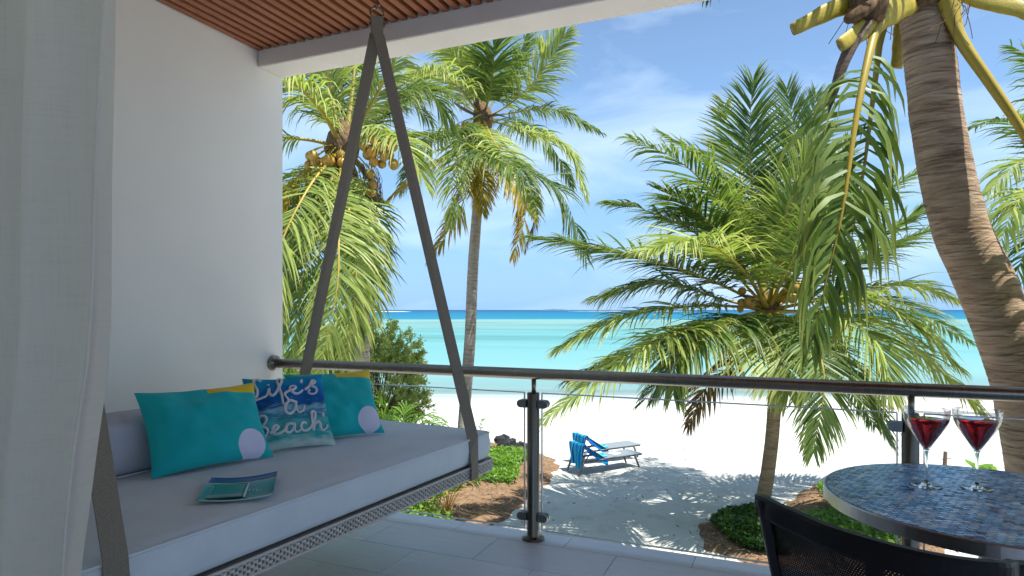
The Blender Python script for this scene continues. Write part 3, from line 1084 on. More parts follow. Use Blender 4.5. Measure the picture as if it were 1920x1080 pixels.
# ------------------------------------------------------------------ pillows
def pillow(name, BL, BR, TL, TR, hw, hh, thick, mat, label, seed):
    BL, BR, TL, TR = map(lambda q: np.array(q, float), (BL, BR, TL, TR))
    c = (BL + BR + TL + TR) / 4
    ux = (BR - BL + TR - TL); ux /= np.linalg.norm(ux)
    uy = (TL - BL + TR - BR); uy -= ux * (uy @ ux); uy /= np.linalg.norm(uy)
    uz = np.cross(ux, uy)
    N = 32
    g = np.linspace(-1, 1, N + 1)
    U, Vv = np.meshgrid(g, g, indexing='ij')

    def surf(U, Vv, side):
        px_ = U * hw * (1 - .07 * (1 - Vv ** 2) * np.abs(U) ** 3)
        py_ = Vv * hh * (1 - .08 * (1 - U ** 2) * np.abs(Vv) ** 3)
        h = thick * np.clip((1 - np.abs(U) ** 2.6) * (1 - np.abs(Vv) ** 2.6), 0, 1) ** .55
        wr = (vnoise(U * 3 + seed * 7, Vv * 3 + seed, seed) - .5) * .024 + (vnoise(U * 7 + Vv * 2, Vv * 5 + seed, seed + 3) - .5) * .012
        rim = np.clip((1 - np.abs(U)) * (1 - np.abs(Vv)) * 8, 0, 1)
        return np.stack([px_, py_, side * (h + wr * rim)], -1)
    A = surf(U, Vv, 1).reshape(-1, 3); B = surf(U, Vv, -1).reshape(-1, 3)
    n = N + 1
    ii, jj = np.meshgrid(np.arange(N), np.arange(N), indexing='ij')
    a = (ii * n + jj).ravel()
    f1 = np.stack([a, a + n, a + n + 1, a + 1], 1)
    o = np_mesh(name, np.vstack([A, B]), np.vstack([f1, f1[:, ::-1] + n * n]), mat, smooth=True)
    mw = Matrix(((ux[0], uy[0], uz[0], c[0]), (ux[1], uy[1], uz[1], c[1]), (ux[2], uy[2], uz[2], c[2]), (0, 0, 0, 1)))
    o.matrix_world = mw
    tag(o, label, 'pillow')
    return o, (lambda u, v: surf(np.array([u]), np.array([v]), 1)[0])


UPZ = np.array([0, 0, .012])
pillow('pillow', (-2.515, 1.946, .787), (-2.35, 2.481, .787), (-2.711, 1.983, 1.145), (-2.549, 2.529, 1.14), .285, .205, .075, M['pillow_teal'],
       'teal pillow with white dot and yellow corner beside the bolster', 1)
pillow('pillow', (-2.447, 2.813, .787), (-2.187, 3.221, .787), (-2.685, 2.847, 1.143), (-2.403, 3.317, 1.148), .262, .215, .075, M['pillow_teal'],
       'teal pillow with white dot and yellow corner nearest the handrail', 2)
tp, sf = pillow('pillow', (-2.449, 2.505, .787), (-2.245, 2.862, .787), (-2.672, 2.55, 1.15), (-2.464, 2.892, 1.148), .218, .214, .062, M['pillow_wave'],
                'ocean print pillow with white rope lettering between two teal pillows', 3)
strokes = {
    'life': [[(.95, 2.1), (.75, 2.5), (.45, 2.3), (.42, 1.7), (.52, .9), (.35, .25), (.0, .05), (.1, -.2), (.6, -.05), (1.1, .15), (1.3, .5), (1.45, 1.0), (1.40, .45), (1.55, .05), (1.85, .3), (2.3, 1.2), (2.62, 2.1), (2.55, 2.5), (2.3, 2.3), (2.25, 1.3), (2.25, .1), (2.3, -.9), (2.55, -1.1), (2.7, -.7), (2.5, .0), (2.8, .35), (3.3, .6), (3.6, .95), (3.4, 1.2), (3.1, .95), (3.08, .4), (3.35, .05), (3.75, .15), (4.1, .5)],
             [(1.46, 1.5), (1.5, 1.62)], [(4.25, 2.0), (4.12, 1.55)],
             [(4.3, .55), (4.75, 1.0), (5.15, 1.75), (5.35, 1.55), (5.1, 1.25), (4.85, 1.3), (5.0, .95), (5.3, .6), (5.2, .1), (4.8, -.05), (4.55, .2), (4.7, .5)]],
    'a': [[(1.0, 1.0), (.5, 1.15), (.12, .75), (.1, .2), (.45, .0), (.85, .35), (1.05, 1.05), (1.0, .4), (1.15, .05), (1.5, .2), (1.7, .7)]],
    'beach': [[(-.1, 0), (.1, 1.2), (.25, 2.3), (.7, 2.5), (.95, 2.0), (.6, 1.35), (.3, 1.25), (.8, 1.1), (1.0, .6), (.75, .1), (.2, .0)],
              [(1.15, .35), (1.6, .6), (1.85, .95), (1.65, 1.2), (1.4, .9), (1.4, .3), (1.7, .05), (2.1, .25), (2.5, .7)],
              [(3.0, 1.0), (2.65, 1.1), (2.4, .75), (2.4, .2), (2.7, .05), (3.0, .5), (3.1, 1.0), (3.1, .3), (3.35, .05), (3.7, .4)],
              [(4.15, .95), (3.9, 1.15), (3.65, .8), (3.68, .25), (3.95, .03), (4.35, .3), (4.8, 1.2), (5.0, 2.1), (4.9, 2.45), (4.68, 2.2), (4.68, 1.0), (4.66, .0), (4.8, .7), (5.1, 1.1), (5.35, .85), (5.35, .3), (5.6, .05), (5.95, .35), (6.1, .7)],
              [(5.9, 2.3), (5.78, 1.75)]],
}
b = MB()
for key, u0, v0, su, sv in (('life', -.90, .36, .302, .235), ('a', -.20, -.14, .30, .28), ('beach', -.93, -.64, .292, .205)):
    for st in strokes[key]:
        pts = catmull(st, max(6, len(st) * 6))
        path = []
        for q in pts:
            u, v = u0 + q[0] * su, v0 + q[1] * sv
            p = sf(u, v); p[2] += .003
            path.append(p)
        b.tube(path, .0078, 8, flat=.7, up=(0, 0, 1))
b.build('lettering', M['lettering'], tp, smooth=True)


# ------------------------------------------------------------------ magazine on the bed
def sheet(name, corners, mat, thick, parent=None, curl=0.0, n=10):
    """slightly curling quad: corners BL, BR, TR, TL in world"""
    BL, BR, TR, TL = map(lambda q: np.array(q, float), corners)
    vs, uv = [], []
    for side in (1, 0):
        for i in range(n + 1):
            for j in range(n + 1):
                u, v = i / n, j / n
                p = BL * (1 - u) * (1 - v) + BR * u * (1 - v) + TR * u * v + TL * (1 - u) * v
                p = p + np.array([0, 0, thick * side + curl * (abs(u - .5) * 2) ** 2])
                vs.append(p); uv.append((u, v))
    m = (n + 1) ** 2
    fs = []
    for i in range(n):
        for j in range(n):
            a = i * (n + 1) + j
            fs.append((a, a + n + 1, a + n + 2, a + 1))
            fs.append((m + a + 1, m + a + n + 2, m + a + n + 1, m + a))
    for i in range(n):
        for a_, b_ in ((i * (n + 1), (i + 1) * (n + 1)), ((i + 1) * (n + 1) + n, i * (n + 1) + n), (i + 1, i), (n * (n + 1) + i, n * (n + 1) + i + 1)):
            fs.append((a_, b_, b_ + m, a_ + m))
    return np_mesh(name, vs, fs, mat, parent, uv=uv)


ZB = .788
c = [PZ(367, 945, ZB), PZ(511, 934, ZB), PZ(520, 891, ZB + .012), PZ(397, 903, ZB)]
mag = tag(sheet('magazine', c, M['cover_print'], .006, None, .012), 'glossy magazine with turquoise sea cover lying on the grey mattress', 'magazine')
c2 = [PZ(384, 937, ZB + .012), PZ(455, 932, ZB + .012), PZ(466, 906, ZB + .012), PZ(399, 911, ZB + .012)]
sheet('inserted_card', c2, M['insert_print'], .003, mag, 0)
c3 = [PZ(455.5, 932, ZB + .013), PZ(459.5, 932, ZB + .013), PZ(468, 906.5, ZB + .013), PZ(465.5, 906.5, ZB + .013)]
sheet('card_edge', c3, M['paper'], .003, mag, 0)
b = MB()
for pts in ([(468, 917), (467, 920)], [(476, 917), (475.5, 920.5)], [(480, 917.5), (484, 920), ], [(484, 917.2), (480.5, 920.3)], [(487, 917), (489, 919)]):
    b.tube([PZ(q[0], q[1], ZB + .014) for q in pts], .0016, 5)
b.build('cover_lettering', M['paper'], mag)

# ================================================================== CURTAIN
cur = MB()
zs = np.linspace(0.02, 3.50, 60)
edge_tab = [(3.5, 224), (2.25, 221), (1.9, 219), (1.52, 216), (1.38, 209), (1.18, 187), (.9, 164), (.02, 120)]
nU = 110
vs = []
CY = 1.02
for z in zs:
    ex = np.interp(-z, [-q[0] for q in edge_tab], [q[1] for q in edge_tab])
    lat = (ex - 960) / FPX
    xr = CY * (FW[0] + lat * RT[0]) / (FW[1] + lat * RT[1])
    xl = -3.70
    for i in range(nU + 1):
        u = i / nU
        x = xr + (xl - xr) * u
        ph = (x - xr) * 21.0
        amp = .075 + .025 * math.sin(z * 1.1 + u * 9)
        y = CY - amp * (math.sin(ph + .35 * math.sin(z * 1.3)) * .8 + .35 * math.sin(ph * .43 + 1.7 + z * .25)) + .006 * math.sin(ph * 2.7 + z * 3)
        if i == 0: y += .0
        vs.append((x + .008 * math.sin(z * 5 + i * .7) * (i < 4), y, z))
n = nU + 1
ii, jj = np.meshgrid(np.arange(len(zs) - 1), np.arange(nU), indexing='ij')
a = (ii * n + jj).ravel()
curtain = np_mesh('curtain', vs, np.stack([a, a + 1, a + n + 1, a + n], 1), M['linen'], smooth=True)
tag(curtain, 'sheer white linen curtain hanging at the edge of the doorway', 'curtain')
md = curtain.modifiers.new('thick', 'SOLIDIFY'); md.thickness = .0012
b = MB()
b.tube([(vs[k * n][0], vs[k * n][1], vs[k * n][2]) for k in range(len(zs))], .0065, 6, flat=.45, up=(0, 1, 0))
b.build('hem', M['linen'], curtain, smooth=True)
b = MB(); b.tube([(-3.76, CY, 3.515), (-.6, CY, 3.515)], .012, 12); b.build('curtain_rod', M['steel'], curtain, smooth=True)

# ================================================================== TABLE
TC, TR_, TZ = np.array([.769, 3.152]), .613, .75
tab = rooted('dining_table', (TC[0], TC[1], 0), 'round table topped with blue glass mosaic and a steel rim', 'table')
b = MB()
b.lathe([(TR_ - .012, -.006), (TR_ - .010, .0), (TR_ - .003, .001), (TR_, -.003), (TR_, -.046), (TR_ - .004, -.050), (TR_ - .012, -.050)], 96, (0, 0, TZ), close=True)
b.build('rim', M['rim'], tab, smooth=False)
b = MB(); b.lathe([(.001, -.048), (TR_ - .012, -.048), (TR_ - .012, -.0045), (.001, -.0045)], 72, (0, 0, TZ)); b.build('tabletop', M['mosaic_grout'], tab)
b = MB(); b.lathe([(.001, .001), (.28, .001), (.28, .014), (.05, .022), (.042, .04), (.042, .68), (.12, .70), (.001, .702)], 36); b.build('pedestal', M['rim'], tab)
# mosaic pieces
tw, td = .0325, .0245
ang = R_(14)
ca, sa = math.cos(ang), math.sin(ang)
cells = []
nr = int(TR_ / td) + 2
for r in range(-nr, nr + 1):
    for k in range(-22, 23):
        x = (k + (r % 2) * .5) * tw; y = r * td
        if math.hypot(abs(x) + tw / 2, abs(y) + td / 2) < TR_ - .012:
            cells.append((x * ca - y * sa, x * sa + y * ca))
# clipped pieces at the rim
edge_cells = []
for r in range(-nr, nr + 1):
    for k in range(-22, 23):
        x = (k + (r % 2) * .5) * tw; y = r * td
        if math.hypot(abs(x) + tw / 2, abs(y) + td / 2) >= TR_ - .012:
            poly = [(x - tw * .46, y - td * .44), (x + tw * .46, y - td * .44), (x + tw * .46, y + td * .44), (x - tw * .46, y + td * .44)]
            if min(math.hypot(*p) for p in poly) < TR_ - .014:
                q = []
                for p in poly:
                    rr = math.hypot(*p); f = min(1, (TR_ - .0135) / rr)
                    q.append((p[0] * f, p[1] * f))
                edge_cells.append([(p[0] * ca - p[1] * sa, p[0] * sa + p[1] * ca) for p in q])


def in_frame(p):
    w = TC + p
    d = w @ FW; l = w @ RT
    return 960 + FPX * l / d < 1915


cells.sort(key=lambda p: (0 if in_frame(np.array(p)) else 100) + np.linalg.norm(TC + np.array(p)))
protos = []
for k in range(4):
    pb = MB(); pb.bbox((-tw * .46, -td * .44, -.004), (tw * .46, td * .44, .0015), .001)
    protos.append(pb)
pm = None
rest = MB()
for i, c in enumerate(cells):
    rot = Matrix.Rotation(ang, 4, 'Z') @ Matrix.Rotation(rnd.gauss(0, .045), 4, 'X') @ Matrix.Rotation(rnd.gauss(0, .045), 4, 'Y')
    if i < 300:
        if pm is None:
            o = protos[0].build('mosaic_tile', M['mosaic'], tab); pm = o
        else:
            o = pm.copy(); COL.objects.link(o); o.parent = tab
        o.location = (c[0], c[1], TZ); o.rotation_euler = rot.to_euler()
    else:
        rest.box((c[0], c[1], TZ - .0012), (tw * .46, td * .44, .0027), rot.to_3x3())
for q in edge_cells:
    rest.add([(p[0], p[1], TZ + rnd.uniform(.0008, .002)) for p in q] + [(p[0], p[1], TZ - .004) for p in q], [(0, 1, 2, 3), (0, 4, 5, 1), (1, 5, 6, 2), (2, 6, 7, 3), (3, 7, 4, 0)])
o = rest.build('mosaic_field', M['mosaic'], tab); o['kind'] = 'stuff'


# ------------------------------------------------------------------ cocktail glasses
def cocktail(x, y, label):
    g = rooted('cocktail_glass', (x, y, TZ + .002), label, 'glass', 'cocktail glasses on the mosaic table')
    b = MB()
    b.lathe([(.001, .0), (.058, .0), (.060, .002), (.058, .004), (.030, .006), (.010, .012), (.0055, .030), (.0050, .08), (.0062, .13), (.0095, .152), (.0125, .1612), (.006, .1612), (.001, .1605)], 40)
    b.build('stem', M['wineglass'], g, smooth=True)
    b = MB()
    out = [(.001, .1615), (.0128, .1618), (.0160, .166), (.0325, .196), (.0548, .232), (.0745, .264), (.0850, .288), (.0890, .312), (.0905, .338)]
    inn = [(.0893, .3385), (.0877, .312), (.0836, .288), (.0731, .264), (.0534, .232), (.0311, .196), (.0138, .170), (.006, .164), (.001, .1632)]
    b.lathe(out + inn, 56)
    b.build('glass_bowl', M['thin_glass'], g, smooth=True)
    b = MB()
    prof = [(.001, .1640), (.0062, .1650), (.0136, .1712), (.0306, .1970), (.0528, .2325), (.0722, .2640), (.0825, .2870), (.0842, .2920), (.0843, .2926), (.001, .2926)]
    b.lathe(prof, 56)
    o = b.build('drink', M['cocktail'], g, smooth=True)
    return g


cocktail(.567, 3.277, 'cocktail glass of dark red drink in front of the rail post')
cocktail(.760, 3.318, 'cocktail glass of dark red drink nearest the big palm trunk')

# ================================================================== CHAIR
chair = rooted('armchair', (.28, 2.5, 0), 'black mesh tub armchair pulled up to the mosaic table', 'chair')
top_pts = [(-.083, 2.462), (-.03, 2.385), (.046, 2.305), (.115, 2.228), (.19, 2.168), (.316, 2.098), (.437, 2.072), (.53, 2.092), (.575, 2.16)]
top_c = catmull([(p[0], p[1], .852) for p in top_pts], 41)
ctr = np.array([.36, 2.52])
cz = np.interp(np.linspace(0, 1, 41), [0, .03, .12, .3, .6, .85, 1], [.852, .858, .856, .850, .848, .846, .830])
top_c[:, 2] = cz


def shell(u_i, w):
    """w 1 at the top rim, 0 at the seat"""
    p = top_c[u_i]
    k = .80 + .20 * w
    q = ctr + (p[:2] - ctr) * k
    return np.array([q[0], q[1], .40 + (p[2] - .40) * w])


b = MB()
uvs, vs = [], []
NW = 12
for i in range(41):
    for j in range(NW + 1):
        vs.append(shell(i, j / NW)); uvs.append((i / 40 * .86 / .0085, j / NW * .45 / .0075))
n = NW + 1
ii, jj = np.meshgrid(np.arange(40), np.arange(NW), indexing='ij')
a = (ii * n + jj).ravel()
mesh_back = np_mesh('back_mesh', vs, np.stack([a, a + n, a + n + 1, a + 1], 1), M['sling'], uv=uvs, smooth=True)
attach(mesh_back, chair)
b = MB()
loop = [shell(i, 1.0) for i in range(41)]


def bar(path, w, h, dirs=None):
    """flat bar: w across (horizontal normal), h vertical"""
    b = MB(); path = np.asarray(path); n = len(path)
    tan = np.gradient(path, axis=0); tan /= np.linalg.norm(tan, axis=1)[:, None]
    vs, fs = [], []
    for i in range(n):
        up = np.array([0, 0, 1.]) if abs(tan[i][2]) < .8 else None
        if up is None:
            rad = np.append(path[i][:2] - ctr, 0); rad /= np.linalg.norm(rad)
            s = rad; u = np.cross(tan[i], s)
        else:
            s = np.cross(tan[i], up); s /= np.linalg.norm(s); u = np.cross(s, tan[i])
        for x_, y_ in ((-1, -.7), (-.7, -1), (.7, -1), (1, -.7), (1, .7), (.7, 1), (-.7, 1), (-1, .7)):
            vs.append(path[i] + s * w / 2 * x_ + u * h / 2 * y_)
    for i in range(n - 1):
        for k in range(8):
            fs.append((i * 8 + k, i * 8 + (k + 1) % 8, (i + 1) * 8 + (k + 1) % 8, (i + 1) * 8 + k))
    fs += [tuple(range(8))[::-1], tuple((n - 1) * 8 + k for k in range(8))]
    b.add(vs, fs); return b


lp = np.array(loop); lp[:, 2] -= .035
attach(bar(lp, .034, .074).build('top_rail', M['black']), chair)
for i_ in (0, 40):
    attach(bar([shell(i_, w) for w in np.linspace(-.02, .985, 8)], .034, .095).build('side_rail', M['black']), chair)
attach(bar([shell(22, w) for w in np.linspace(0, .96, 6)], .02, .05).build('back_post', M['black']), chair)
attach(bar([shell(i, 0) for i in range(41)], .03, .04).build('lower_rail', M['black']), chair)
# seat
sv = [shell(i, 0.02) for i in range(0, 41, 2)]
front = [np.array([.50, 2.84, .41]), np.array([.30, 2.86, .41])]
b = MB()
outline = sv + [np.array([.585, 2.60, .405]), np.array([.52, 2.74, .405]), np.array([.33, 2.80, .405]), np.array([.10, 2.72, .405])]
n = len(outline)
b.add([tuple(p * np.array([1, 1, 0]) + np.array([0, 0, .425])) for p in outline] + [tuple(p * np.array([1, 1, 0]) + np.array([0, 0, .385])) for p in outline],
      [tuple(range(n)), tuple(range(n, 2 * n))[::-1]] + [(k, k + n, (k + 1) % n + n, (k + 1) % n) for k in range(n)])
attach(b.build('seat', M['black']), chair)
for q in ((.08, 2.36), (.48, 2.20), (.14, 2.68), (.54, 2.66)):
    b = MB(); b.tube([(q[0], q[1], .40), (ctr[0] + (q[0] - ctr[0]) * 1.18, ctr[1] + (q[1] - ctr[1]) * 1.18, .0)], [.020, .014], 10)
    attach(b.build('leg', M['black'], smooth=True), chair)


# ================================================================== PALMS
def frond(parent, pts, n_pairs=78, Lmax=.85, width=.042, mat='leaf_green', twist=0.0, droop=.55, start=.20, tone0=.5, base_r=.045, lift=.12, jit=6.0, tip_yellow=0.0, seed=0, gap=0.0, rach_tone=.3, wind=(0, 0, 0), side=None, name='frond', stem='rachis'):
    r = np.random.default_rng(seed)
    pts = [np.asarray(p, float) for p in pts]
    if len(pts) == 3:
        c, m, t = pts
        q = 2 * m - (c + t) / 2
        uu = np.linspace(0, 1, 60)[:, None]
        path = (1 - uu) ** 2 * c + 2 * uu * (1 - uu) * q + uu ** 2 * t
    else:
        path = catmull(pts, 60)
    seg = np.linalg.norm(np.diff(path, axis=0), axis=1)
    arc = np.concatenate([[0], np.cumsum(seg)]); total = arc[-1]
    res = lambda s: np.stack([np.interp(s * total, arc, path[:, k]) for k in range(3)], -1)
    NS = 40
    pth = res(np.linspace(0, 1, NS))
    tan = np.gradient(pth, axis=0); tan /= np.linalg.norm(tan, axis=1)[:, None]
    # radial plane of the frond
    hd = pts[-1] - pts[0]
    if np.hypot(hd[0], hd[1]) < .35 * np.linalg.norm(hd):
        hd = hd + (pts[1] - pts[0]) * 1.5
    sd = np.cross(hd, (0, 0, 1.0)) if side is None else np.asarray(side, float)
    sd /= np.linalg.norm(sd) + 1e-9
    sds, nrm = [], []
    for i in range(NS):
        s = sd - tan[i] * (sd @ tan[i]); s /= np.linalg.norm(s) + 1e-9
        nn = np.cross(s, tan[i])
        a = twist * (i / NS)
        s2 = s * math.cos(a) + nn * math.sin(a); n2 = np.cross(s2, tan[i])
        sds.append(s2); nrm.append(n2)
    sds, nrm = np.array(sds), np.array(nrm)
    Vs, Fs, Tn, Tp = [], [], [], []
    vo = 0
    K = 5
    us = start + (1 - start) * (np.arange(n_pairs) + .5) / n_pairs
    for sgn in (-1, 1):
        u = np.clip(us + r.normal(0, .004, n_pairs), 0, .995)
        keep = (r.random(n_pairs) > gap) & (vnoise(us * 22 + seed * 3.1, np.full(n_pairs, sgn * 3.0 + seed), 2) > .16)
        u = u[keep]; m = len(u)
        fi = u * (NS - 1); i0 = np.clip(fi.astype(int), 0, NS - 2); w = (fi - i0)[:, None]
        lerp = lambda A: A[i0] * (1 - w) + A[i0 + 1] * w
        p0, tg, s_, n_ = lerp(pth), lerp(tan), lerp(sds), lerp(nrm)
        x = (u - start) / (1 - start)
        prof = np.clip(np.minimum(.45 + 2.6 * x, 1) * (1 - .72 * np.clip((x - .5) / .5, 0, 1) ** 1.4), .1, 1)
        Ln = Lmax * prof * r.uniform(.76, 1.12, m)
        phi = R_(68) - R_(42) * x ** 1.3 + r.normal(0, R_(jit), m)
        lf = lift + r.normal(0, .16, m)
        d = np.cos(phi)[:, None] * tg + np.sin(phi)[:, None] * (sgn * s_ + n_ * lf[:, None])
        d /= np.linalg.norm(d, axis=1)[:, None]
        dr = droop * r.uniform(.4, 1.7, m)
        tone = np.clip(tone0 + r.normal(0, .22, m), 0, 1)
        wv = width * r.uniform(.8, 1.15, m) * (.6 + .4 * prof)
        cur = p0.copy()
        ring = []
        wvec0 = np.cross(d, n_); wvec0 /= np.linalg.norm(wvec0, axis=1)[:, None] + 1e-9
        roll = r.normal(0, .5, m)[:, None]
        prof_w = [.55, 1.0, .92, .62, .05]
        wn = np.asarray(wind, float)
        for k in range(K):
            wd = wvec0 * np.cos(roll) + n_ * np.sin(roll)
            wd = wd - d * (wd * d).sum(1)[:, None]; wd /= np.linalg.norm(wd, axis=1)[:, None] + 1e-9
            hw_ = (wv * prof_w[k] / 2)[:, None]
            ring.append((cur - wd * hw_, cur + wd * hw_))
            step = (Ln / (K - 1))[:, None]
            cur = cur + d * step
            d = d + np.array([0, 0, -1.0]) * (dr * (.30 + .28 * k))[:, None] + wn * .2 * (k + 1)
            d /= np.linalg.norm(d, axis=1)[:, None]
        arr = np.stack([np.stack(q, 1) for q in ring], 1)          # m,K,2,3
        Vs.append(arr.reshape(-1, 3))
        base = vo + np.arange(m)[:, None] * (K * 2)
        for k in range(K - 1):
            o = base + k * 2
            Fs.append(np.concatenate([o, o + 1, o + 3, o + 2], 1))
        vo += m * K * 2
        Tn.append(np.repeat(tone + tip_yellow * x, K * 2))
        Tp.append(np.tile(np.repeat(np.linspace(0, 1, K), 2), m))
    b = MB()
    uu = np.linspace(0, 1, NS)
    rad = base_r * np.clip((1 - uu) ** 1.15, .07, 1) * (1 + 1.0 * np.clip(.10 - uu, 0, 1) / .10)
    b.tube(pth, rad, 7, flat=.65, tone=rach_tone, up=tuple(nrm[0]))
    fo = b.build(name, M[stem], None, smooth=True)
    np_mesh('leaves', np.vstack(Vs), np.vstack(Fs), M[mat], fo, tone=np.clip(np.concatenate(Tn), 0, 1), tip=np.concatenate(Tp))
    if parent is not None:
        attach(fo, parent)
    return fo


def trunk(parent, pts, r0, r1, mat, ring=.10, seg=20, swell=.25, fine=5, seed=0, bump=.035, mark=.5):
    r = np.random.default_rng(seed)
    pts = np.asarray(pts, float)
    ln = np.linalg.norm(np.diff(pts, axis=0), axis=1).sum()
    n = int(ln / ring * fine)
    path = catmull(pts, n)
    u = np.linspace(0, 1, n)
    rad = r0 + (r1 - r0) * u + r0 * swell * np.exp(-u * ln / .45)
    ph = np.cumsum(np.full(n, 1.0 / fine) * (1 + .25 * np.sin(np.arange(n) * .37 + seed) + r.normal(0, .1, n)))
    saw = ph - np.floor(ph)
    vs, fs = [], []
    tan = np.gradient(path, axis=0); tan /= np.linalg.norm(tan, axis=1)[:, None]
    s = np.cross(tan[0], (0, 1.0, .1))
    tones = []
    for i in range(n):
        s = s - tan[i] * (s @ tan[i]); s /= np.linalg.norm(s)
        t2 = np.cross(tan[i], s)
        for k in range(seg):
            a = 2 * math.pi * k / seg
            off = vnoise(np.array([k * 6.0 / seg]), np.array([i * .05]), seed)[0]
            sw = (saw[i] + off * .35) % 1.0
            rr = rad[i] * (1 + bump * (.45 + .9 * max(0, (u[i] - .72) / .28)) * (sw ** 1.5 - .4) + .05 * (off - .5))
            vs.append(path[i] + (math.cos(a) * s + math.sin(a) * t2) * rr)
            nzv = vnoise(np.array([k * 9.0 / seg + 40]), np.array([ph[i] * .9]), seed + 5)[0]
            tones.append(mark * (1.0 if (sw > .88 or sw < .04) else 0.0) * np.clip((nzv - .45) * 2.6, 0, 1))
    for i in range(n - 1):
        for k in range(seg):
            k2 = (k + 1) % seg
            fs.append((i * seg + k, i * seg + k2, (i + 1) * seg + k2, (i + 1) * seg + k))
    o = np_mesh('trunk', vs, fs, M[mat], tone=tones, smooth=True)
    return attach(o, parent)


def coconuts(parent, c, n, spread, r=.105, seed=1, stalk_from=None):
    q = np.random.default_rng(seed)
    first = None
    pos = []
    for i in range(n):
        for _ in range(60):
            p = np.asarray(c) + q.normal(0, 1, 3) * spread
            if all(np.linalg.norm(p - o) > r * 1.55 for o in pos):
                break
        pos.append(p)
        if first is None:
            b = MB()
            prof = [(.001, -1.1), (.35, -1.04), (.68, -.8), (.92, -.4), (1.0, .05), (.93, .5), (.70, .85), (.40, 1.03), (.15, 1.1), (.12, 1.16), (.001, 1.17)]
            b.lathe([(a * r, z * r) for a, z in prof], 14)
            o = b.build('coconut', M['coconut'], None, smooth=True); first = o
        else:
            o = first.copy(); COL.objects.link(o)
        o.parent = None
        o.location = tuple(p)
        o.rotation_euler = (q.normal(0, .5), q.normal(0, .5), q.uniform(0, 6))
        k = q.uniform(.82, 1.12); o.scale = (k, k, k)
        attach(o, parent)
        if stalk_from is not None:
            b = MB(); s = np.asarray(stalk_from)
            b.tube(catmull([s, (s + p) / 2 + np.array([0, 0, .12]), p + np.array([0, 0, r])], 6), .012, 5)
            attach(b.build('fruit_stalk', M['petiole'], smooth=True), parent)


def crown_heart(parent, c, r, h, seed=0):
    b = MB()
    q = np.random.default_rng(seed)
    b.lathe([(r * .9, -h * .9), (r * 1.25, -h * .4), (r * 1.45, 0), (r * 1.1, h * .5), (r * .55, h * .9), (.02, h * 1.2)], 14, tuple(c))
    b.v = [tuple(np.array(v) + q.normal(0, r * .10, 3)) for v in b.v]
    attach(b.build('leaf_sheath', M['fibre'], smooth=True), parent)


def spathe(parent, pts, r=.05, mat='spathe'):
    p = catmull(pts, 10); u = np.linspace(0, 1, 10)
    b = MB(); b.tube(p, r * np.sin(np.clip(u * .9 + .1, 0, 1) * math.pi) ** .7 + .006, 7, flat=.4)
    attach(b.build('dry_spathe', M[mat], smooth=True), parent)


def palm(name, label, base, crown, d, fr, **kw):
    """fr rows: (mid px, mid depth offset, tip px, tip depth offset, options)"""
    root = rooted(name, tuple(base), label, 'palm tree', 'coconut palms on the beach')
    return root


def add_fronds(root, crown, d, rows, seed0, **base):
    for i, row in enumerate(rows):
        pxs, opt = row[0], dict(base)
        if len(row) > 1: opt.update(row[1])
        pts = [np.asarray(crown, float)] + [P(q[0], q[1], d + q[2]) for q in pxs]
        frond(root, pts, seed=seed0 + i, **opt)


Y_ = dict(mat='leaf_lime', tone0=.6, rach_tone=.85)
YY = dict(mat='leaf_yellow', tone0=.45, rach_tone=.9, gap=.12)
BR_ = dict(mat='leaf_brown', tone0=.5, gap=.25, droop=1.1)

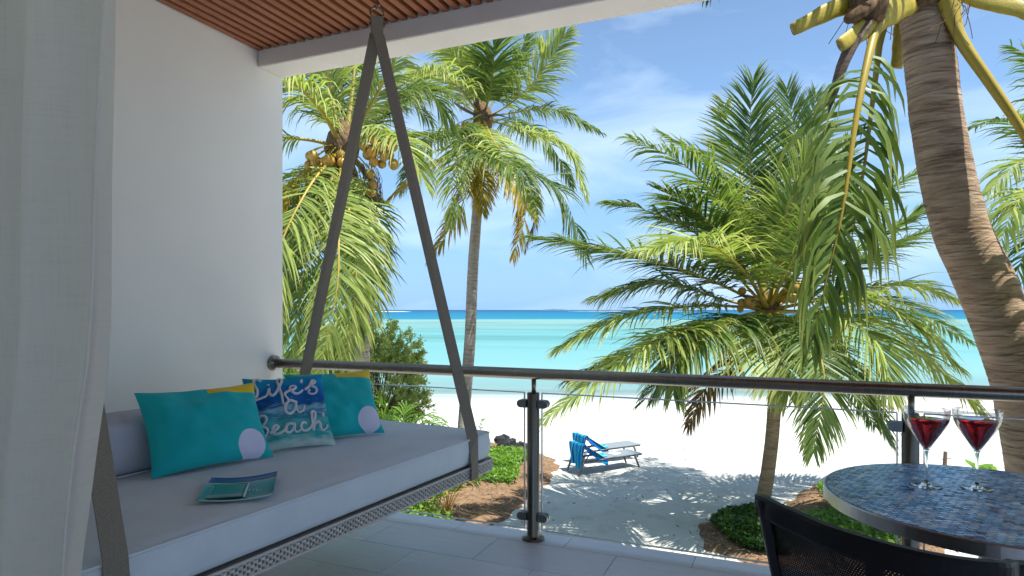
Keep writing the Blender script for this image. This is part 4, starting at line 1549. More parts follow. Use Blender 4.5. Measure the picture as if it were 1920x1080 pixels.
# ---- the palm standing on the sand beyond the table
dC = 13.0
cC = P(1440, 582, dC)
bC = GP(1424, 977)
pC = rooted('coconut_palm', tuple(bC), 'short coconut palm rising from the green ring bed on the sand', 'palm tree', 'coconut palms around the house')
trunk(pC, [bC + (0, 0, -.15), P(1431, 935, 13.05), P(1442, 870, 13.05), P(1452, 760, 13.0), P(1449, 660, 13.0), cC], .145, .118, 'bark_tan', ring=.075, seed=3, mark=.35)
crown_heart(pC, cC, .17, .30, 3)
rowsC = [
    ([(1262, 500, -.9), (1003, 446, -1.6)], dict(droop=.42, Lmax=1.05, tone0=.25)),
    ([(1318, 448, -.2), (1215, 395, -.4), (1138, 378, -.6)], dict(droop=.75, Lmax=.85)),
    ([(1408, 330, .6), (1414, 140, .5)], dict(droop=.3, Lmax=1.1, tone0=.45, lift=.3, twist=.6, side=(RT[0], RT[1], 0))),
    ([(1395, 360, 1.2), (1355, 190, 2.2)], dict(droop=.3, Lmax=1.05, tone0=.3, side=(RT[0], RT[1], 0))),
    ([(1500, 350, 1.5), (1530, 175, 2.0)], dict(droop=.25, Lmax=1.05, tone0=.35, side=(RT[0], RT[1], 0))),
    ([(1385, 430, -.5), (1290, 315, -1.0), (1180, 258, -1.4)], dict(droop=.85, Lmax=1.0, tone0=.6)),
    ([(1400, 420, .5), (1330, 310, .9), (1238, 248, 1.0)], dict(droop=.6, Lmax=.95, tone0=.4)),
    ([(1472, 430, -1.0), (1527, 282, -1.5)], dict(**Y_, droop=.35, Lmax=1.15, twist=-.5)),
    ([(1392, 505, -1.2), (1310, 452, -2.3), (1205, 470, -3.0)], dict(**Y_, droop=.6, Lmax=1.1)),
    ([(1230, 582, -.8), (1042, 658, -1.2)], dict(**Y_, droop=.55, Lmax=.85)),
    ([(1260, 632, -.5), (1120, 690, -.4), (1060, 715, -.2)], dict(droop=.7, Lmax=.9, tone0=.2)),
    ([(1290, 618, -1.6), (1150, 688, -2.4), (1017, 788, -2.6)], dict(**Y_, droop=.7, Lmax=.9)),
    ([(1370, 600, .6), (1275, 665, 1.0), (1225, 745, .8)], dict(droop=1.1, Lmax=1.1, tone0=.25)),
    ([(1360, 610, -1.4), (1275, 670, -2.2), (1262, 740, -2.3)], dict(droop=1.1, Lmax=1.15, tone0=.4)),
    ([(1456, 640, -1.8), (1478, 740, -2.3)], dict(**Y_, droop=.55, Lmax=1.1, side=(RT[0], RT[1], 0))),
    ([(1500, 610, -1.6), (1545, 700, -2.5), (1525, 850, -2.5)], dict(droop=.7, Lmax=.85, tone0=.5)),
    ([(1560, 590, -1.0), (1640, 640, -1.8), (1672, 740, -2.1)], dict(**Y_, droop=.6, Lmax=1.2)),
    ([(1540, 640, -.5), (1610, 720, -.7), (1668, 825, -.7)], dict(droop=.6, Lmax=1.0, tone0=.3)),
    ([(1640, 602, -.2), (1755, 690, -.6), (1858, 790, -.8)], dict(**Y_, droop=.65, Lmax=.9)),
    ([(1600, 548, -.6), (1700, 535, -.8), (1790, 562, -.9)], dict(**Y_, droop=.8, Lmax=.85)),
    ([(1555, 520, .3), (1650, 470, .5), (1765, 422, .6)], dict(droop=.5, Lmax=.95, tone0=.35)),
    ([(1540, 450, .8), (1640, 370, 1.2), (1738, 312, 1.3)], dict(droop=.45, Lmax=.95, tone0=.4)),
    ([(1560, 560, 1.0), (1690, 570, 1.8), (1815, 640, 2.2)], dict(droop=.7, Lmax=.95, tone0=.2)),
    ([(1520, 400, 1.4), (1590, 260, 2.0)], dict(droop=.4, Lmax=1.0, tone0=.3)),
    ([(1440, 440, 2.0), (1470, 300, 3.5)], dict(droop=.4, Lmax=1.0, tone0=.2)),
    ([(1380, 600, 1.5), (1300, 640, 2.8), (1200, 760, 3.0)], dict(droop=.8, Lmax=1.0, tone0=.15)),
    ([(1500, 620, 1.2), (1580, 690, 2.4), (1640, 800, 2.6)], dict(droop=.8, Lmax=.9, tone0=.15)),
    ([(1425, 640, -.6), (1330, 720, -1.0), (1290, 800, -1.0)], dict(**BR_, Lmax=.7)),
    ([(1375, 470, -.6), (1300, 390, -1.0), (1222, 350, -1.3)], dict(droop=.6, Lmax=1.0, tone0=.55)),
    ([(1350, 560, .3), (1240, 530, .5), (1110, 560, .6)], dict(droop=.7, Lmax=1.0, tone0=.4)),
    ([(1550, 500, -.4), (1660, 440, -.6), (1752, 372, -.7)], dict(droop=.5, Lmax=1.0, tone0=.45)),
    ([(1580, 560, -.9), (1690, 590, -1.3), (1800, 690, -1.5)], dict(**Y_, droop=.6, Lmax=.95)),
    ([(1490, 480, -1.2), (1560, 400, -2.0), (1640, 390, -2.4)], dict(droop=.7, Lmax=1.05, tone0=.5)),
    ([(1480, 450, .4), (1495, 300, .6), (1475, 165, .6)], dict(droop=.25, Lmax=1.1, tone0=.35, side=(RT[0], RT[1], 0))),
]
add_fronds(pC, cC, dC, [(r[0], {**r[1], 'Lmax': r[1].get('Lmax', 1) * 1.22, 'droop': r[1].get('droop', .5) * .62, 'jit': 4.0}) for r in rowsC], 100, width=.042, n_pairs=140, base_r=.055, rach_tone=.55)
coconuts(pC, P(1488, 540, 12.55), 7, .10, .105, 4, stalk_from=cC)
coconuts(pC, P(1400, 565, 12.6), 5, .12, .075, 5, stalk_from=cC)
spathe(pC, [cC, P(1470, 545, 12.7), P(1500, 515, 12.6)], .07, 'petiole')
spathe(pC, [cC, P(1405, 555, 12.6), P(1370, 560, 12.5)], .05)

# ---- tall palm in the middle
dB = 18.5
cB = P(905, 222, dB)
bB = GP(868, 868)
pB = rooted('coconut_palm', tuple(bB), 'tall slender coconut palm seen between the two swing straps and the sea', 'palm tree', 'coconut palms around the house')
trunk(pB, [bB + (0, 0, -.2), P(869, 800, dB), P(881, 640, dB), P(887, 500, dB), P(896, 380, dB), P(904, 290, dB), cB], .175, .135, 'bark_far', ring=.11, seed=8, mark=.45)
crown_heart(pB, cB, .22, .45, 5)
rowsB = [
    ([(990, 165, -.5), (1066, 52, -.9)], dict(**Y_, droop=.35, twist=.4, Lmax=1.15)),
    ([(924, 140, -.8), (922, 62, -1.4)], dict(droop=.5, Lmax=1.2, tone0=.6, side=(RT[0], RT[1], 0))),
    ([(960, 130, .6), (985, 70, 1.0)], dict(droop=.6, Lmax=1.1, tone0=.5)),
    ([(870, 130, -.4), (822, 80, -.8)], dict(**Y_, droop=.6, Lmax=1.15)),
    ([(855, 160, -1.2), (800, 130, -2.2), (745, 150, -2.6)], dict(**Y_, droop=1.0, Lmax=1.1)),
    ([(850, 180, .8), (790, 160, 1.5), (735, 200, 2.0)], dict(droop=.8, Lmax=1.0, tone0=.4)),
    ([(960, 212, .2), (1040, 206, .3), (1132, 250, .4)], dict(droop=.95, Lmax=.65, gap=.25, tone0=.5)),
    ([(965, 240, -.7), (1060, 275, -1.2), (1100, 372, -1.3)], dict(**Y_, droop=.6, Lmax=.9)),
    ([(850, 250, -1.6), (770, 250, -2.6), (678, 262, -3.2)], dict(droop=.55, Lmax=1.15, tone0=.4)),
    ([(870, 262, -2.0), (960, 312, -3.2), (1050, 360, -3.4), (1100, 485, -3.2)], dict(droop=.8, Lmax=1.2, tone0=.2)),
    ([(880, 300, -1.2), (868, 380, -1.6), (805, 492, -1.6)], dict(**YY, droop=.7, Lmax=.8)),
    ([(905, 300, -1.5), (905, 400, -1.8)], dict(**YY, droop=.5, Lmax=.8, side=(RT[0], RT[1], 0))),
    ([(930, 310, -.8), (985, 380, -1.2), (962, 488, -1.2)], dict(**YY, droop=.9, Lmax=.75)),
    ([(945, 330, -.2), (1000, 400, -.4), (985, 470, -.4)], dict(**BR_, Lmax=.65)),
    ([(860, 280, -.4), (790, 320, -.8), (716, 385, -.9)], dict(**YY, droop=.7, Lmax=.85)),
    ([(850, 250, .8), (790, 280, 1.4), (750, 360, 1.5)], dict(droop=.7, Lmax=.9, tone0=.4)),
    ([(870, 275, -2.0), (850, 330, -2.8), (845, 420, -2.9)], dict(**Y_, droop=.8, Lmax=.9)),
    ([(930, 270, -2.0), (980, 330, -3.0), (1010, 400, -3.0)], dict(**Y_, droop=.8, Lmax=.95)),
    ([(905, 150, 1.5), (890, 100, 3.0)], dict(droop=.5, Lmax=1.0, tone0=.3)),
    ([(960, 230, 1.5), (1030, 270, 2.5), (1075, 350, 2.7)], dict(droop=.7, Lmax=.9, tone0=.3)),
]
add_fronds(pB, cB, dB, [(r[0], {**r[1], 'droop': r[1].get('droop', .5) * .75, 'Lmax': r[1].get('Lmax', 1) * 1.1}) for r in rowsB], 300, width=.048, n_pairs=125)
coconuts(pB, P(868, 232, 18.2), 5, .12, .10, 7, stalk_from=cB)
spathe(pB, [cB, P(893, 195, 18.1), P(900, 175, 18.0)], .09, 'fibre')
spathe(pB, [cB, P(870, 205, 18.0), P(850, 192, 18.0)], .07)
spathe(pB, [cB, P(930, 215, 18.0), P(950, 220, 17.9)], .07)

# ---- palm close to the wall end, heavy with coconuts
dA = 11.5
cA = P(642, 278, dA)
bA = P(665, 1000, dA); bA[2] = -2.85
pA = rooted('coconut_palm', tuple(bA), 'coconut palm with clusters of orange coconuts next to the white wall edge', 'palm tree', 'coconut palms around the house')
trunk(pA, [bA, P(672, 800, dA), P(676, 600, dA), P(672, 430, dA), P(655, 340, dA), cA], .19, .15, 'bark_far', ring=.10, seed=12)
crown_heart(pA, cA, .22, .42, 8)
rowsA = [
    ([(618, 160, -.2), (588, 20, -.4)], dict(**Y_, droop=.3, Lmax=1.0, base_r=.075)),
    ([(662, 160, .4), (668, 20, .8)], dict(droop=.3, Lmax=1.0, base_r=.075, side=(RT[0], RT[1], 0), tone0=.5)),
    ([(705, 180, -.2), (775, 40, -.4)], dict(**Y_, droop=.4, Lmax=1.0, base_r=.075)),
    ([(600, 205, -.7), (535, 155, -1.2), (470, 230, -1.4)], dict(**Y_, droop=1.1, Lmax=.95, base_r=.065, wind=(.2, 0, 0))),
    ([(570, 160, .5), (500, 100, .8)], dict(droop=.5, Lmax=.95, tone0=.4)),
    ([(575, 262, -.3), (480, 262, -.5), (400, 320, -.6)], dict(**Y_, droop=.8, Lmax=.9, start=.3, base_r=.06)),
    ([(595, 315, -.5), (520, 380, -.8), (470, 480, -.8)], dict(**YY, droop=.8, Lmax=.9, start=.25, base_r=.06)),
    ([(715, 250, -.5), (760, 270, -1.0), (800, 350, -1.2)], dict(**Y_, droop=.8, Lmax=.9)),
    ([(720, 200, .6), (800, 170, 1.0), (850, 240, 1.2)], dict(droop=.8, Lmax=.95, tone0=.4)),
    ([(580, 350, -1.2), (520, 480, -1.8), (500, 640, -1.9)], dict(**Y_, droop=.55, Lmax=1.0)),
    ([(635, 400, -1.5), (632, 540, -2.1), (596, 705, -2.1)], dict(**Y_, droop=.4, Lmax=.95, side=(RT[0], RT[1], .1))),
    ([(575, 380, -.6), (535, 500, -.9), (532, 640, -.9)], dict(droop=.5, Lmax=.9, tone0=.5)),
    ([(600, 400, -1.0), (568, 520, -1.4), (545, 680, -1.4)], dict(droop=.5, Lmax=.9, tone0=.6)),
    ([(560, 330, .2), (515, 420, .3), (500, 540, .3)], dict(**Y_, droop=.6, Lmax=.95)),
    ([(610, 400, .3), (590, 540, .5), (560, 690, .5)], dict(droop=.5, Lmax=.9, tone0=.35)),
    ([(655, 400, -1.4), (668, 520, -1.9), (650, 690, -1.9)], dict(**Y_, droop=.5, Lmax=.9, side=(RT[0], RT[1], .1))),
    ([(668, 390, -.6), (684, 480, -.9), (672, 640, -.9)], dict(droop=.45, Lmax=.85, tone0=.35)),
    ([(590, 330, .6), (545, 430, 1.0), (530, 560, 1.0)], dict(droop=.5, Lmax=.95, tone0=.2)),
    ([(655, 380, -.5), (662, 440, -.7), (655, 500, -.7)], dict(**YY, droop=.6, Lmax=.5)),
    ([(640, 150, 1.2), (620, 60, 2.4)], dict(droop=.4, Lmax=.95, tone0=.2)),
    ([(700, 230, 1.2), (760, 190, 2.2), (810, 230, 2.6)], dict(droop=.7, Lmax=.9, tone0=.25)),
    ([(670, 350, .5), (700, 420, .9), (690, 560, 1.0)], dict(droop=.6, Lmax=.75, tone0=.2)),
]
add_fronds(pA, cA, dA, rowsA, 500, width=.036, n_pairs=112)
coconuts(pA, P(712, 286, 11.1), 16, .10, .088, 11, stalk_from=cA)
coconuts(pA, P(594, 312, 11.1), 10, .10, .08, 13, stalk_from=cA)
coconuts(pA, P(690, 350, 11.1), 7, .09, .08, 15, stalk_from=cA)
coconuts(pA, P(630, 300, 11.0), 4, .10, .09, 17, stalk_from=cA)
for p0, p1 in (((600, 330), (560, 330)), ((640, 340), (602, 400)), ((665, 330), (668, 400)), ((690, 330), (712, 375)), ((625, 340), (618, 385))):
    spathe(pA, [cA, P(*p0, 11.2), P(*p1, 11.0)], .075)
b = MB()
q = np.random.default_rng(3)
for k in range(150):
    o_ = P(q.uniform(600, 710), q.uniform(305, 345), 11.2 + q.uniform(-.3, .3))
    e_ = o_ + np.array([q.normal(0, .12), q.normal(0, .12), -q.uniform(.25, .75)])
    b.tube([o_, (o_ + e_) / 2 + q.normal(0, .06, 3), e_], .006, 4)
o = attach(b.build('dry_flower_stalks', M['fibre']), pA); o['kind'] = 'stuff'

# ---- big leaning palm just outside the rail
dD = 4.6
cD = P(1722, -75, dD)
bD = np.array(P(2035, 1690, dD)); bD[2] = -2.85
pD = rooted('coconut_palm', tuple(bD), 'big leaning coconut palm trunk just outside the handrail', 'palm tree', 'coconut palms around the house')
tp_ = [bD, P(2000, 1400, dD), P(1966, 1100, dD), P(1950, 900, dD), P(1922, 740, dD), P(1880, 610, dD), P(1838, 510, dD), P(1800, 425, dD), P(1776, 330, dD), P(1757, 230, dD), P(1743, 110, dD), P(1730, 10, dD), P(1722, -60, dD)]
trunk(pD, tp_, .212, .150, 'bark_near', ring=.055, seg=44, fine=6, seed=21, bump=.026, mark=.55)
b = MB(); cb = P(1812, 395, dD)
crown_heart(pD, P(1716, -45, dD), .22, .30, 9)
crown_heart(pD, P(1628, 2, dD - .35), .085, .16, 14)


def petiole(parent, pts, r0, r1, name='petiole', cut=True):
    p = catmull(pts, 16)
    b = MB(); b.tube(p, np.linspace(r0, r1, 16) * 1.15 * (1 + .05 * np.sin(np.arange(16) * 1.9)), 14, flat=.30, up=(FW[0], FW[1], 0.2))
    o = b.build(name, [M['petiole'], M['cut_face']], smooth=True)
    for f in o.data.polygons:
        if len(f.vertices) > 4:
            f.use_smooth = False; f.material_index = 1
    return attach(o, parent)


petiole(pD, [P(1690, -25, dD - .15), P(1585, 8, dD - .3), P(1485, 56, dD - .4)], .082, .034, 'cut_petiole')
petiole(pD, [P(1705, -5, dD - .2), P(1640, 42, dD - .35), P(1573, 86, dD - .5)], .095, .036, 'cut_petiole')
petiole(pD, [P(1700, 0, dD + .2), P(1690, 60, dD + .28), P(1681, 128, dD + .3)], .070, .040, 'cut_petiole')
petiole(pD, [P(1780, -25, dD - .1), P(1850, 2, dD - .2), P(1935, 26, dD - .3), P(2100, 120, dD - .5)], .060, .045)
spathe(pD, [P(1660, 0, dD - .3), P(1612, 60, dD - .4), P(1580, 120, dD - .42), P(1552, 215, dD - .42)], .055, 'spathe')
spathe(pD, [P(1640, -20, dD - .3), P(1612, 20, dD - .4), P(1590, 45, dD - .42)], .10, 'fibre')
b = MB()
for k in range(60):
    x0 = q.choice([1620, 1800, 1660, 1330, 1400]) + q.uniform(-25, 25)
    if x0 < 1500: continue
    o_ = P(x0, q.uniform(-10, 40), dD - q.uniform(.2, .4)); e_ = o_ + np.array([q.normal(0, .1), q.normal(0, .1), -q.uniform(.03, .28)])
    b.tube([o_, (o_ + e_) / 2 + q.normal(0, .02, 3), e_], .0025, 4)
o = attach(b.build('sheath_fibres', M['fibre']), pD); o['kind'] = 'stuff'
RTs = (RT[0], RT[1], 0)
frond(pD, [P(1650, 25, dD - .3), P(1628, 110, dD - .45), P(1604, 230, dD - .55), P(1580, 390, dD - .6), P(1548, 530, dD - .55), P(1520, 655, dD - .5)], n_pairs=70, gap=.12, Lmax=.70, width=.036, mat='leaf_green', tone0=.55, droop=2.6, start=.16, base_r=.034, lift=-.15, seed=901, rach_tone=.9, side=RTs)
frond(pD, [P(1655, 30, dD + .1), P(1640, 160, dD + .2), P(1618, 330, dD + .3), P(1600, 430, dD + .4), P(1580, 540, dD + .4)], n_pairs=46, Lmax=.6, width=.036, mat='leaf_green', tone0=.2, droop=2.4, start=.35, base_r=.03, lift=-.1, seed=902, rach_tone=.6, side=RTs, gap=.2)
frond(pD, [P(1770, -10, dD - .1), P(1800, 70, dD - .2), P(1860, 160, dD - .3), P(1930, 268, dD - .4), P(2040, 480, dD - .6), P(2110, 760, dD - .6)], n_pairs=60, Lmax=.85, width=.045, mat='leaf_lime', tone0=.4, droop=.9, start=.42, base_r=.075, seed=903, rach_tone=1.0)
rowsD = [
    ([(1560, -150, .2), (1430, -130, .6), (1325, -8, .9)], dict(droop=1.2, start=.25, Lmax=.42, gap=.4)),
    ([(1600, -300, -.4), (1450, -480, -.8), (1250, -560, -1.0)], dict(droop=.6)),
    ([(1720, -400, -.6), (1760, -700, -.6)], dict(droop=.4, side=RTs)),
    ([(1850, -350, .3), (2000, -550, .6), (2200, -560, .8)], dict(droop=.6)),
    ([(1900, -200, .2), (2100, -220, .4), (2300, -60, .5)], dict(droop=.8)),
    ([(1740, -300, 1.2), (1780, -450, 2.4)], dict(droop=.6)),
    ([(1680, -280, 1.0), (1600, -330, 2.2), (1540, -230, 2.8)], dict(droop=.8, Lmax=.7)),
]
add_fronds(pD, P(1722, -95, dD), dD, rowsD, 920, width=.045, n_pairs=60, tone0=.4, base_r=.06, Lmax=.8)

# ---- palm outside the frame on the right, fronds reaching in
dE = 11.0
cE = P(2075, 400, dE)
bE = P(2100, 900, dE); bE[2] = -2.85
pE = rooted('coconut_palm', tuple(bE), 'coconut palm at the right picture edge showing only frond tips beside the leaning trunk', 'palm tree', 'coconut palms around the house')
trunk(pE, [bE, P(2110, 800, dE), P(2085, 550, dE), cE], .19, .15, 'bark_far', ring=.10, seed=31)
crown_heart(pE, cE, .2, .35, 10)
rowsE = [
    ([(1960, 270, -.4), (1890, 225, -.6), (1812, 240, -.7)], dict(droop=.4, Lmax=.75, tone0=.3)),
    ([(1985, 320, -.9), (1920, 300, -1.4), (1855, 360, -1.6)], dict(**Y_, droop=.8, Lmax=.9)),
    ([(1980, 360, -1.3), (1915, 370, -2.0), (1868, 470, -2.1)], dict(**Y_, droop=.9, Lmax=1.0)),
    ([(1990, 390, .5), (1905, 385, .9), (1830, 425, 1.0)], dict(droop=.6, Lmax=.85, tone0=.2)),
    ([(1990, 420, -.6), (1925, 470, -1.0), (1895, 560, -1.0)], dict(droop=.9, Lmax=.9, tone0=.4)),
    ([(2010, 250, -.2), (1960, 130, -.3), (1895, 85, -.3)], dict(droop=.5, Lmax=.9, tone0=.3)),
    ([(2080, 250, .2), (2100, 80, .3)], dict(droop=.4, side=RTs)),
    ([(2170, 330, .2), (2280, 300, .3), (2380, 380, .4)], dict(droop=.6)),
    ([(2020, 470, .8), (1960, 550, 1.4), (1930, 660, 1.5)], dict(droop=.8, tone0=.2)),
]
add_fronds(pE, cE, dE, rowsE, 960, width=.044, n_pairs=70, Lmax=.9)


# ================================================================== UNDERSTOREY
def leaf_cloud(pos, dirs, size, rr, aspect=.42, up_bias=.3):
    """diamond leaves folded along the midrib: pos nx3, dirs nx3"""
    n = len(pos)
    d = dirs / (np.linalg.norm(dirs, axis=1)[:, None] + 1e-9)
    a = rr.normal(0, 1, (n, 3)); a[:, 2] += up_bias
    w = np.cross(d, a); w /= np.linalg.norm(w, axis=1)[:, None] + 1e-9
    ln = size * rr.uniform(.7, 1.3, n)
    L = ln[:, None]
    p1 = pos + d * L * .45 + w * L * aspect / 2
    p2 = pos + d * L
    p3 = pos + d * L * .45 - w * L * aspect / 2
    V = np.stack([pos, p1, p2, p3], 1).reshape(-1, 3)
    F = np.arange(n)[:, None] * 4 + np.array([[0, 1, 2, 3]])
    return V, F


def bush(name, label, base, rx, ry, rz, n_tips, per, size, mat, seed, lean=(0, 0), cat='bush'):
    rr = np.random.default_rng(seed)
    root = rooted(name, tuple(base), label, cat)
    base = np.asarray(base, float)
    b = MB()
    V, F, T = [], [], []
    vo = 0
    c = base + np.array([lean[0], lean[1], rz * .95])
    for i in range(n_tips):
        d = rr.normal(0, 1, 3); d /= np.linalg.norm(d)
        if d[2] < -.55: d[2] *= -.6
        k = rr.uniform(.50, 1.0) ** .6 * (1 + .28 * (vnoise(np.array([d[0] * 2.5 + 9]), np.array([d[2] * 2.5 + d[1] * 2 + 3]), seed)[0] - .45))
        tip = c + d * np.array([rx, ry, rz]) * k
        s = base + rr.normal(0, .12, 3) * (1, 1, 0)
        m = s * .45 + tip * .55 + np.array([0, 0, -.12 * rz]) + rr.normal(0, .08, 3)
        pth = catmull([s, m, tip], 8)
        if i % 2 == 0: b.tube(pth, np.linspace(.022, .005, 8), 4, caps=False)
        outd = tip - c; outd /= np.linalg.norm(outd)
        # sprays: twigs radiating from the branch end
        ntw = 7
        td = outd + rr.normal(0, .55, (ntw, 3)) + np.array([0, 0, .25]); td /= np.linalg.norm(td, axis=1)[:, None]
        tl = rr.uniform(.2, .48, ntw) * min(rx, rz) * .28
        st = pth[-1] - outd * rr.uniform(0, .3, (ntw, 1))
        per_t = per // ntw
        for j in range(ntw):
            f = rr.uniform(0, 1, per_t)[:, None]
            pos = st[j] + td[j] * tl[j] * f + rr.normal(0, .02, (per_t, 3))
            dr = td[j] + rr.normal(0, .7, (per_t, 3))
            v_, f_ = leaf_cloud(pos, dr, size, rr)
            V.append(v_); F.append(f_ + vo); vo += len(v_)
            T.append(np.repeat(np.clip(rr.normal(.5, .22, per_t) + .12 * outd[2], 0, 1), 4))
    V = np.vstack(V)
    o = np_mesh('crown', V, np.vstack(F), M[mat], tone=np.concatenate(T), tip=np.tile([0, .4, .8, .4], len(V) // 4))
    attach(o, root)
    attach(b.build('branches', M['twig']), root)
    return root


g = GP(695, 850)
bush('sea_shrub', 'rounded olive green shrub behind the handrail left of the tall palm', g, 2.35, 1.7, 2.15, 520, 126, .085, 'leaf_bush', 41, lean=(-.25, 0))
g = GP(560, 860)
bush('sea_shrub', 'yellowish green shrub half hidden behind the hanging palm fronds', g, 1.9, 1.5, 1.9, 180, 84, .10, 'leaf_cover', 42)


def young_palm(label, base, tips, d, mat, Lmax=.45, stem='rachis', seed=0):
    root = rooted('young_palm', tuple(base), label, 'palm seedling')
    for i, (m, t) in enumerate(tips):
        fo = frond(root, [np.asarray(base), P(m[0], m[1], d + m[2]), P(t[0], t[1], d + t[2])], n_pairs=26, Lmax=Lmax, width=.035, mat=mat, tone0=.5, droop=.5, start=.45, base_r=.022, seed=seed + i, stem=stem)
    return root


y1 = P(745, 860, 14.5); y1[2] = -2.78
young_palm('bright green young palm in front of the olive shrub', y1, [((735, 800, -.2), (705, 745, -.4)), ((728, 800, -.3), (690, 770, -.5)), ((770, 800, 0), (838, 792, .1)), ((780, 805, .3), (850, 815, .4)), ((755, 790, .4), (770, 765, .6)), ((725, 830, -.5), (680, 830, -.8))], 14.5, 'leaf_cover', .55, seed=700)
y2 = GP(838, 975)
young_palm('small palm with orange stems beneath the swing bed corner', y2, [((868, 885, 0), (935, 850, .2)), ((850, 890, -.2), (880, 855, -.3)), ((825, 915, -.2), (790, 890, -.3)), ((815, 930, -.3), (765, 925, -.5)), ((880, 905, .1), (950, 905, .2)), ((838, 880, .3), (840, 835, .4)), ((862, 910, -.4), (905, 895, -.7))], 13.2, 'leaf_cover', .42, 'orange_stem', seed=720)
y3 = GP(897, 838)
young_palm('small green palm shoot at the foot of the tall palm', y3, [((893, 815, 0), (884, 790, 0)), ((900, 812, 0), (908, 780, 0)), ((903, 825, .1), (918, 808, .1)), ((890, 825, -.2), (872, 812, -.3))], 19.0, 'leaf_cover', .2, seed=740)


# ---- planting beds
def poly_px(pts, z=-2.76):
    return np.array([PZ(p[0], p[1], z)[:2] for p in pts])


def inside(poly, x, y):
    n = len(poly); r = np.zeros(len(x), bool)
    j = n - 1
    for i in range(n):
        xi, yi = poly[i]; xj, yj = poly[j]
        c = ((yi > y) != (yj > y)) & (x < (xj - xi) * (y - yi) / (yj - yi + 1e-12) + xi)
        r ^= c; j = i
    return r


def edge_dist(poly, x, y):
    d = np.full(len(x), 1e9)
    for i in range(len(poly)):
        a_, b_ = poly[i], poly[(i + 1) % len(poly)]
        ab = b_ - a_
        t_ = np.clip(((x - a_[0]) * ab[0] + (y - a_[1]) * ab[1]) / (ab @ ab), 0, 1)
        d = np.minimum(d, np.hypot(x - a_[0] - t_ * ab[0], y - a_[1] - t_ * ab[1]))
    return d


def soil(name, poly, seed, hgt=.10, step=.12):
    lo, hi = poly.min(0) - .3, poly.max(0) + .3
    xs, ys = np.arange(lo[0], hi[0], step), np.arange(lo[1], hi[1], step)
    X, Yg = np.meshgrid(xs, ys, indexing='ij')
    x, y = X.ravel(), Yg.ravel()
    dd = edge_dist(poly, x, y) * np.where(inside(poly, x, y), 1, -1) + (vnoise(x * 2.5, y * 2.5, seed) - .5) * .22
    s = x * FW[0] + y * FW[1]
    z = ground_z(s) + np.clip(.03 + dd * .35, -.12, hgt) + (vnoise(x * 4, y * 4, seed + 1) - .5) * .05
    n = len(ys)
    ii, jj = np.meshgrid(np.arange(len(xs) - 1), np.arange(n - 1), indexing='ij')
    a = (ii * n + jj).ravel()
    F = np.stack([a, a + n, a + n + 1, a + 1], 1)
    F = F[(dd[F] > -.16).any(1)]
    o = np_mesh(name, np.stack([x, y, z], 1), F, M['mulch'], smooth=True)
    struct(o)
    return o


def soil_h(poly, x, y, hgt=.10):
    dd = edge_dist(poly, x, y)
    return ground_z(x * FW[0] + y * FW[1]) + np.clip(.03 + dd * .35, 0, hgt)


def cover(label, poly, bedpoly, n, size, mat, seed, hgt=.16):
    rr = np.random.default_rng(seed)
    lo, hi = poly.min(0), poly.max(0)
    x = rr.uniform(lo[0], hi[0], n * 3); y = rr.uniform(lo[1], hi[1], n * 3)
    k = inside(poly, x, y) & ((vnoise(x * 1.8, y * 1.8, seed) + .25 * rr.random(len(x)) > .30) | (edge_dist(poly, x, y) > .35))
    x, y = x[k][:n], y[k][:n]
    hz = rr.random(len(x)) ** .6 * hgt * (.5 + vnoise(x * 2.2, y * 2.2, seed + 2))
    pos = np.stack([x, y, soil_h(bedpoly, x, y) + hz], 1)
    d = rr.normal(0, 1, (len(x), 3)); d[:, 2] = rr.uniform(-.1, .9, len(x))
    V, F = leaf_cloud(pos, d, size, rr, .7, 1.5)
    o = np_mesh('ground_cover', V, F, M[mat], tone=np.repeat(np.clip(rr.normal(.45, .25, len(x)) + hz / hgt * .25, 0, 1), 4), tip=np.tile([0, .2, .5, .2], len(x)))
    tag(o, label, 'ground cover', kind='stuff')


def chips(label, poly, n, seed):
    rr = np.random.default_rng(seed)
    lo, hi = poly.min(0) - .15, poly.max(0) + .15
    x = rr.uniform(lo[0], hi[0], n * 3); y = rr.uniform(lo[1], hi[1], n * 3)
    k = inside(poly, x, y) | ((edge_dist(poly, x, y) < .22) & (rr.random(len(x)) < .4))
    x, y = x[k][:n], y[k][:n]
    m = len(x)
    z = soil_h(poly, x, y) + rr.uniform(.0, .04, m)
    z = np.where(inside(poly, x, y), z, ground_z(x * FW[0] + y * FW[1]) + .02)
    pos = np.stack([x, y, z], 1)
    d = rr.normal(0, 1, (m, 3)); d[:, 2] *= .35
    V, F = leaf_cloud(pos, d, .075, rr, .28, 1.0)
    o = np_mesh('mulch_chips', V, F, M['chip'])
    tag(o, label, 'mulch', kind='stuff')


bed1 = poly_px([(932, 826), (985, 838), (1041, 862), (1030, 896), (990, 932), (948, 968), (915, 985), (900, 1040), (600, 1040), (420, 900), (520, 830), (700, 812), (850, 815)])
soil('planting_bed', bed1, 51)
cover('bright green ground cover in the mulch bed behind the swing bed corner', poly_px([(915, 846), (985, 852), (990, 868), (972, 880), (970, 914), (930, 912), (885, 905), (860, 880)]), bed1, 7000, .085, 'leaf_cover', 61)
cover('green ground cover below the bed along the balcony edge', poly_px([(880, 908), (855, 925), (830, 950), (800, 975), (850, 985), (845, 1030), (640, 1030), (480, 900), (760, 860), (860, 880)]), bed1, 9000, .10, 'leaf_cover', 62, .25)
cover('green ground cover in front of the olive shrub', poly_px([(640, 822), (840, 822), (850, 850), (760, 870), (600, 860)]), bed1, 4500, .13, 'leaf_cover', 63, .45)
chips('reddish brown bark mulch beside the glass rail post', bed1, 5000, 71)
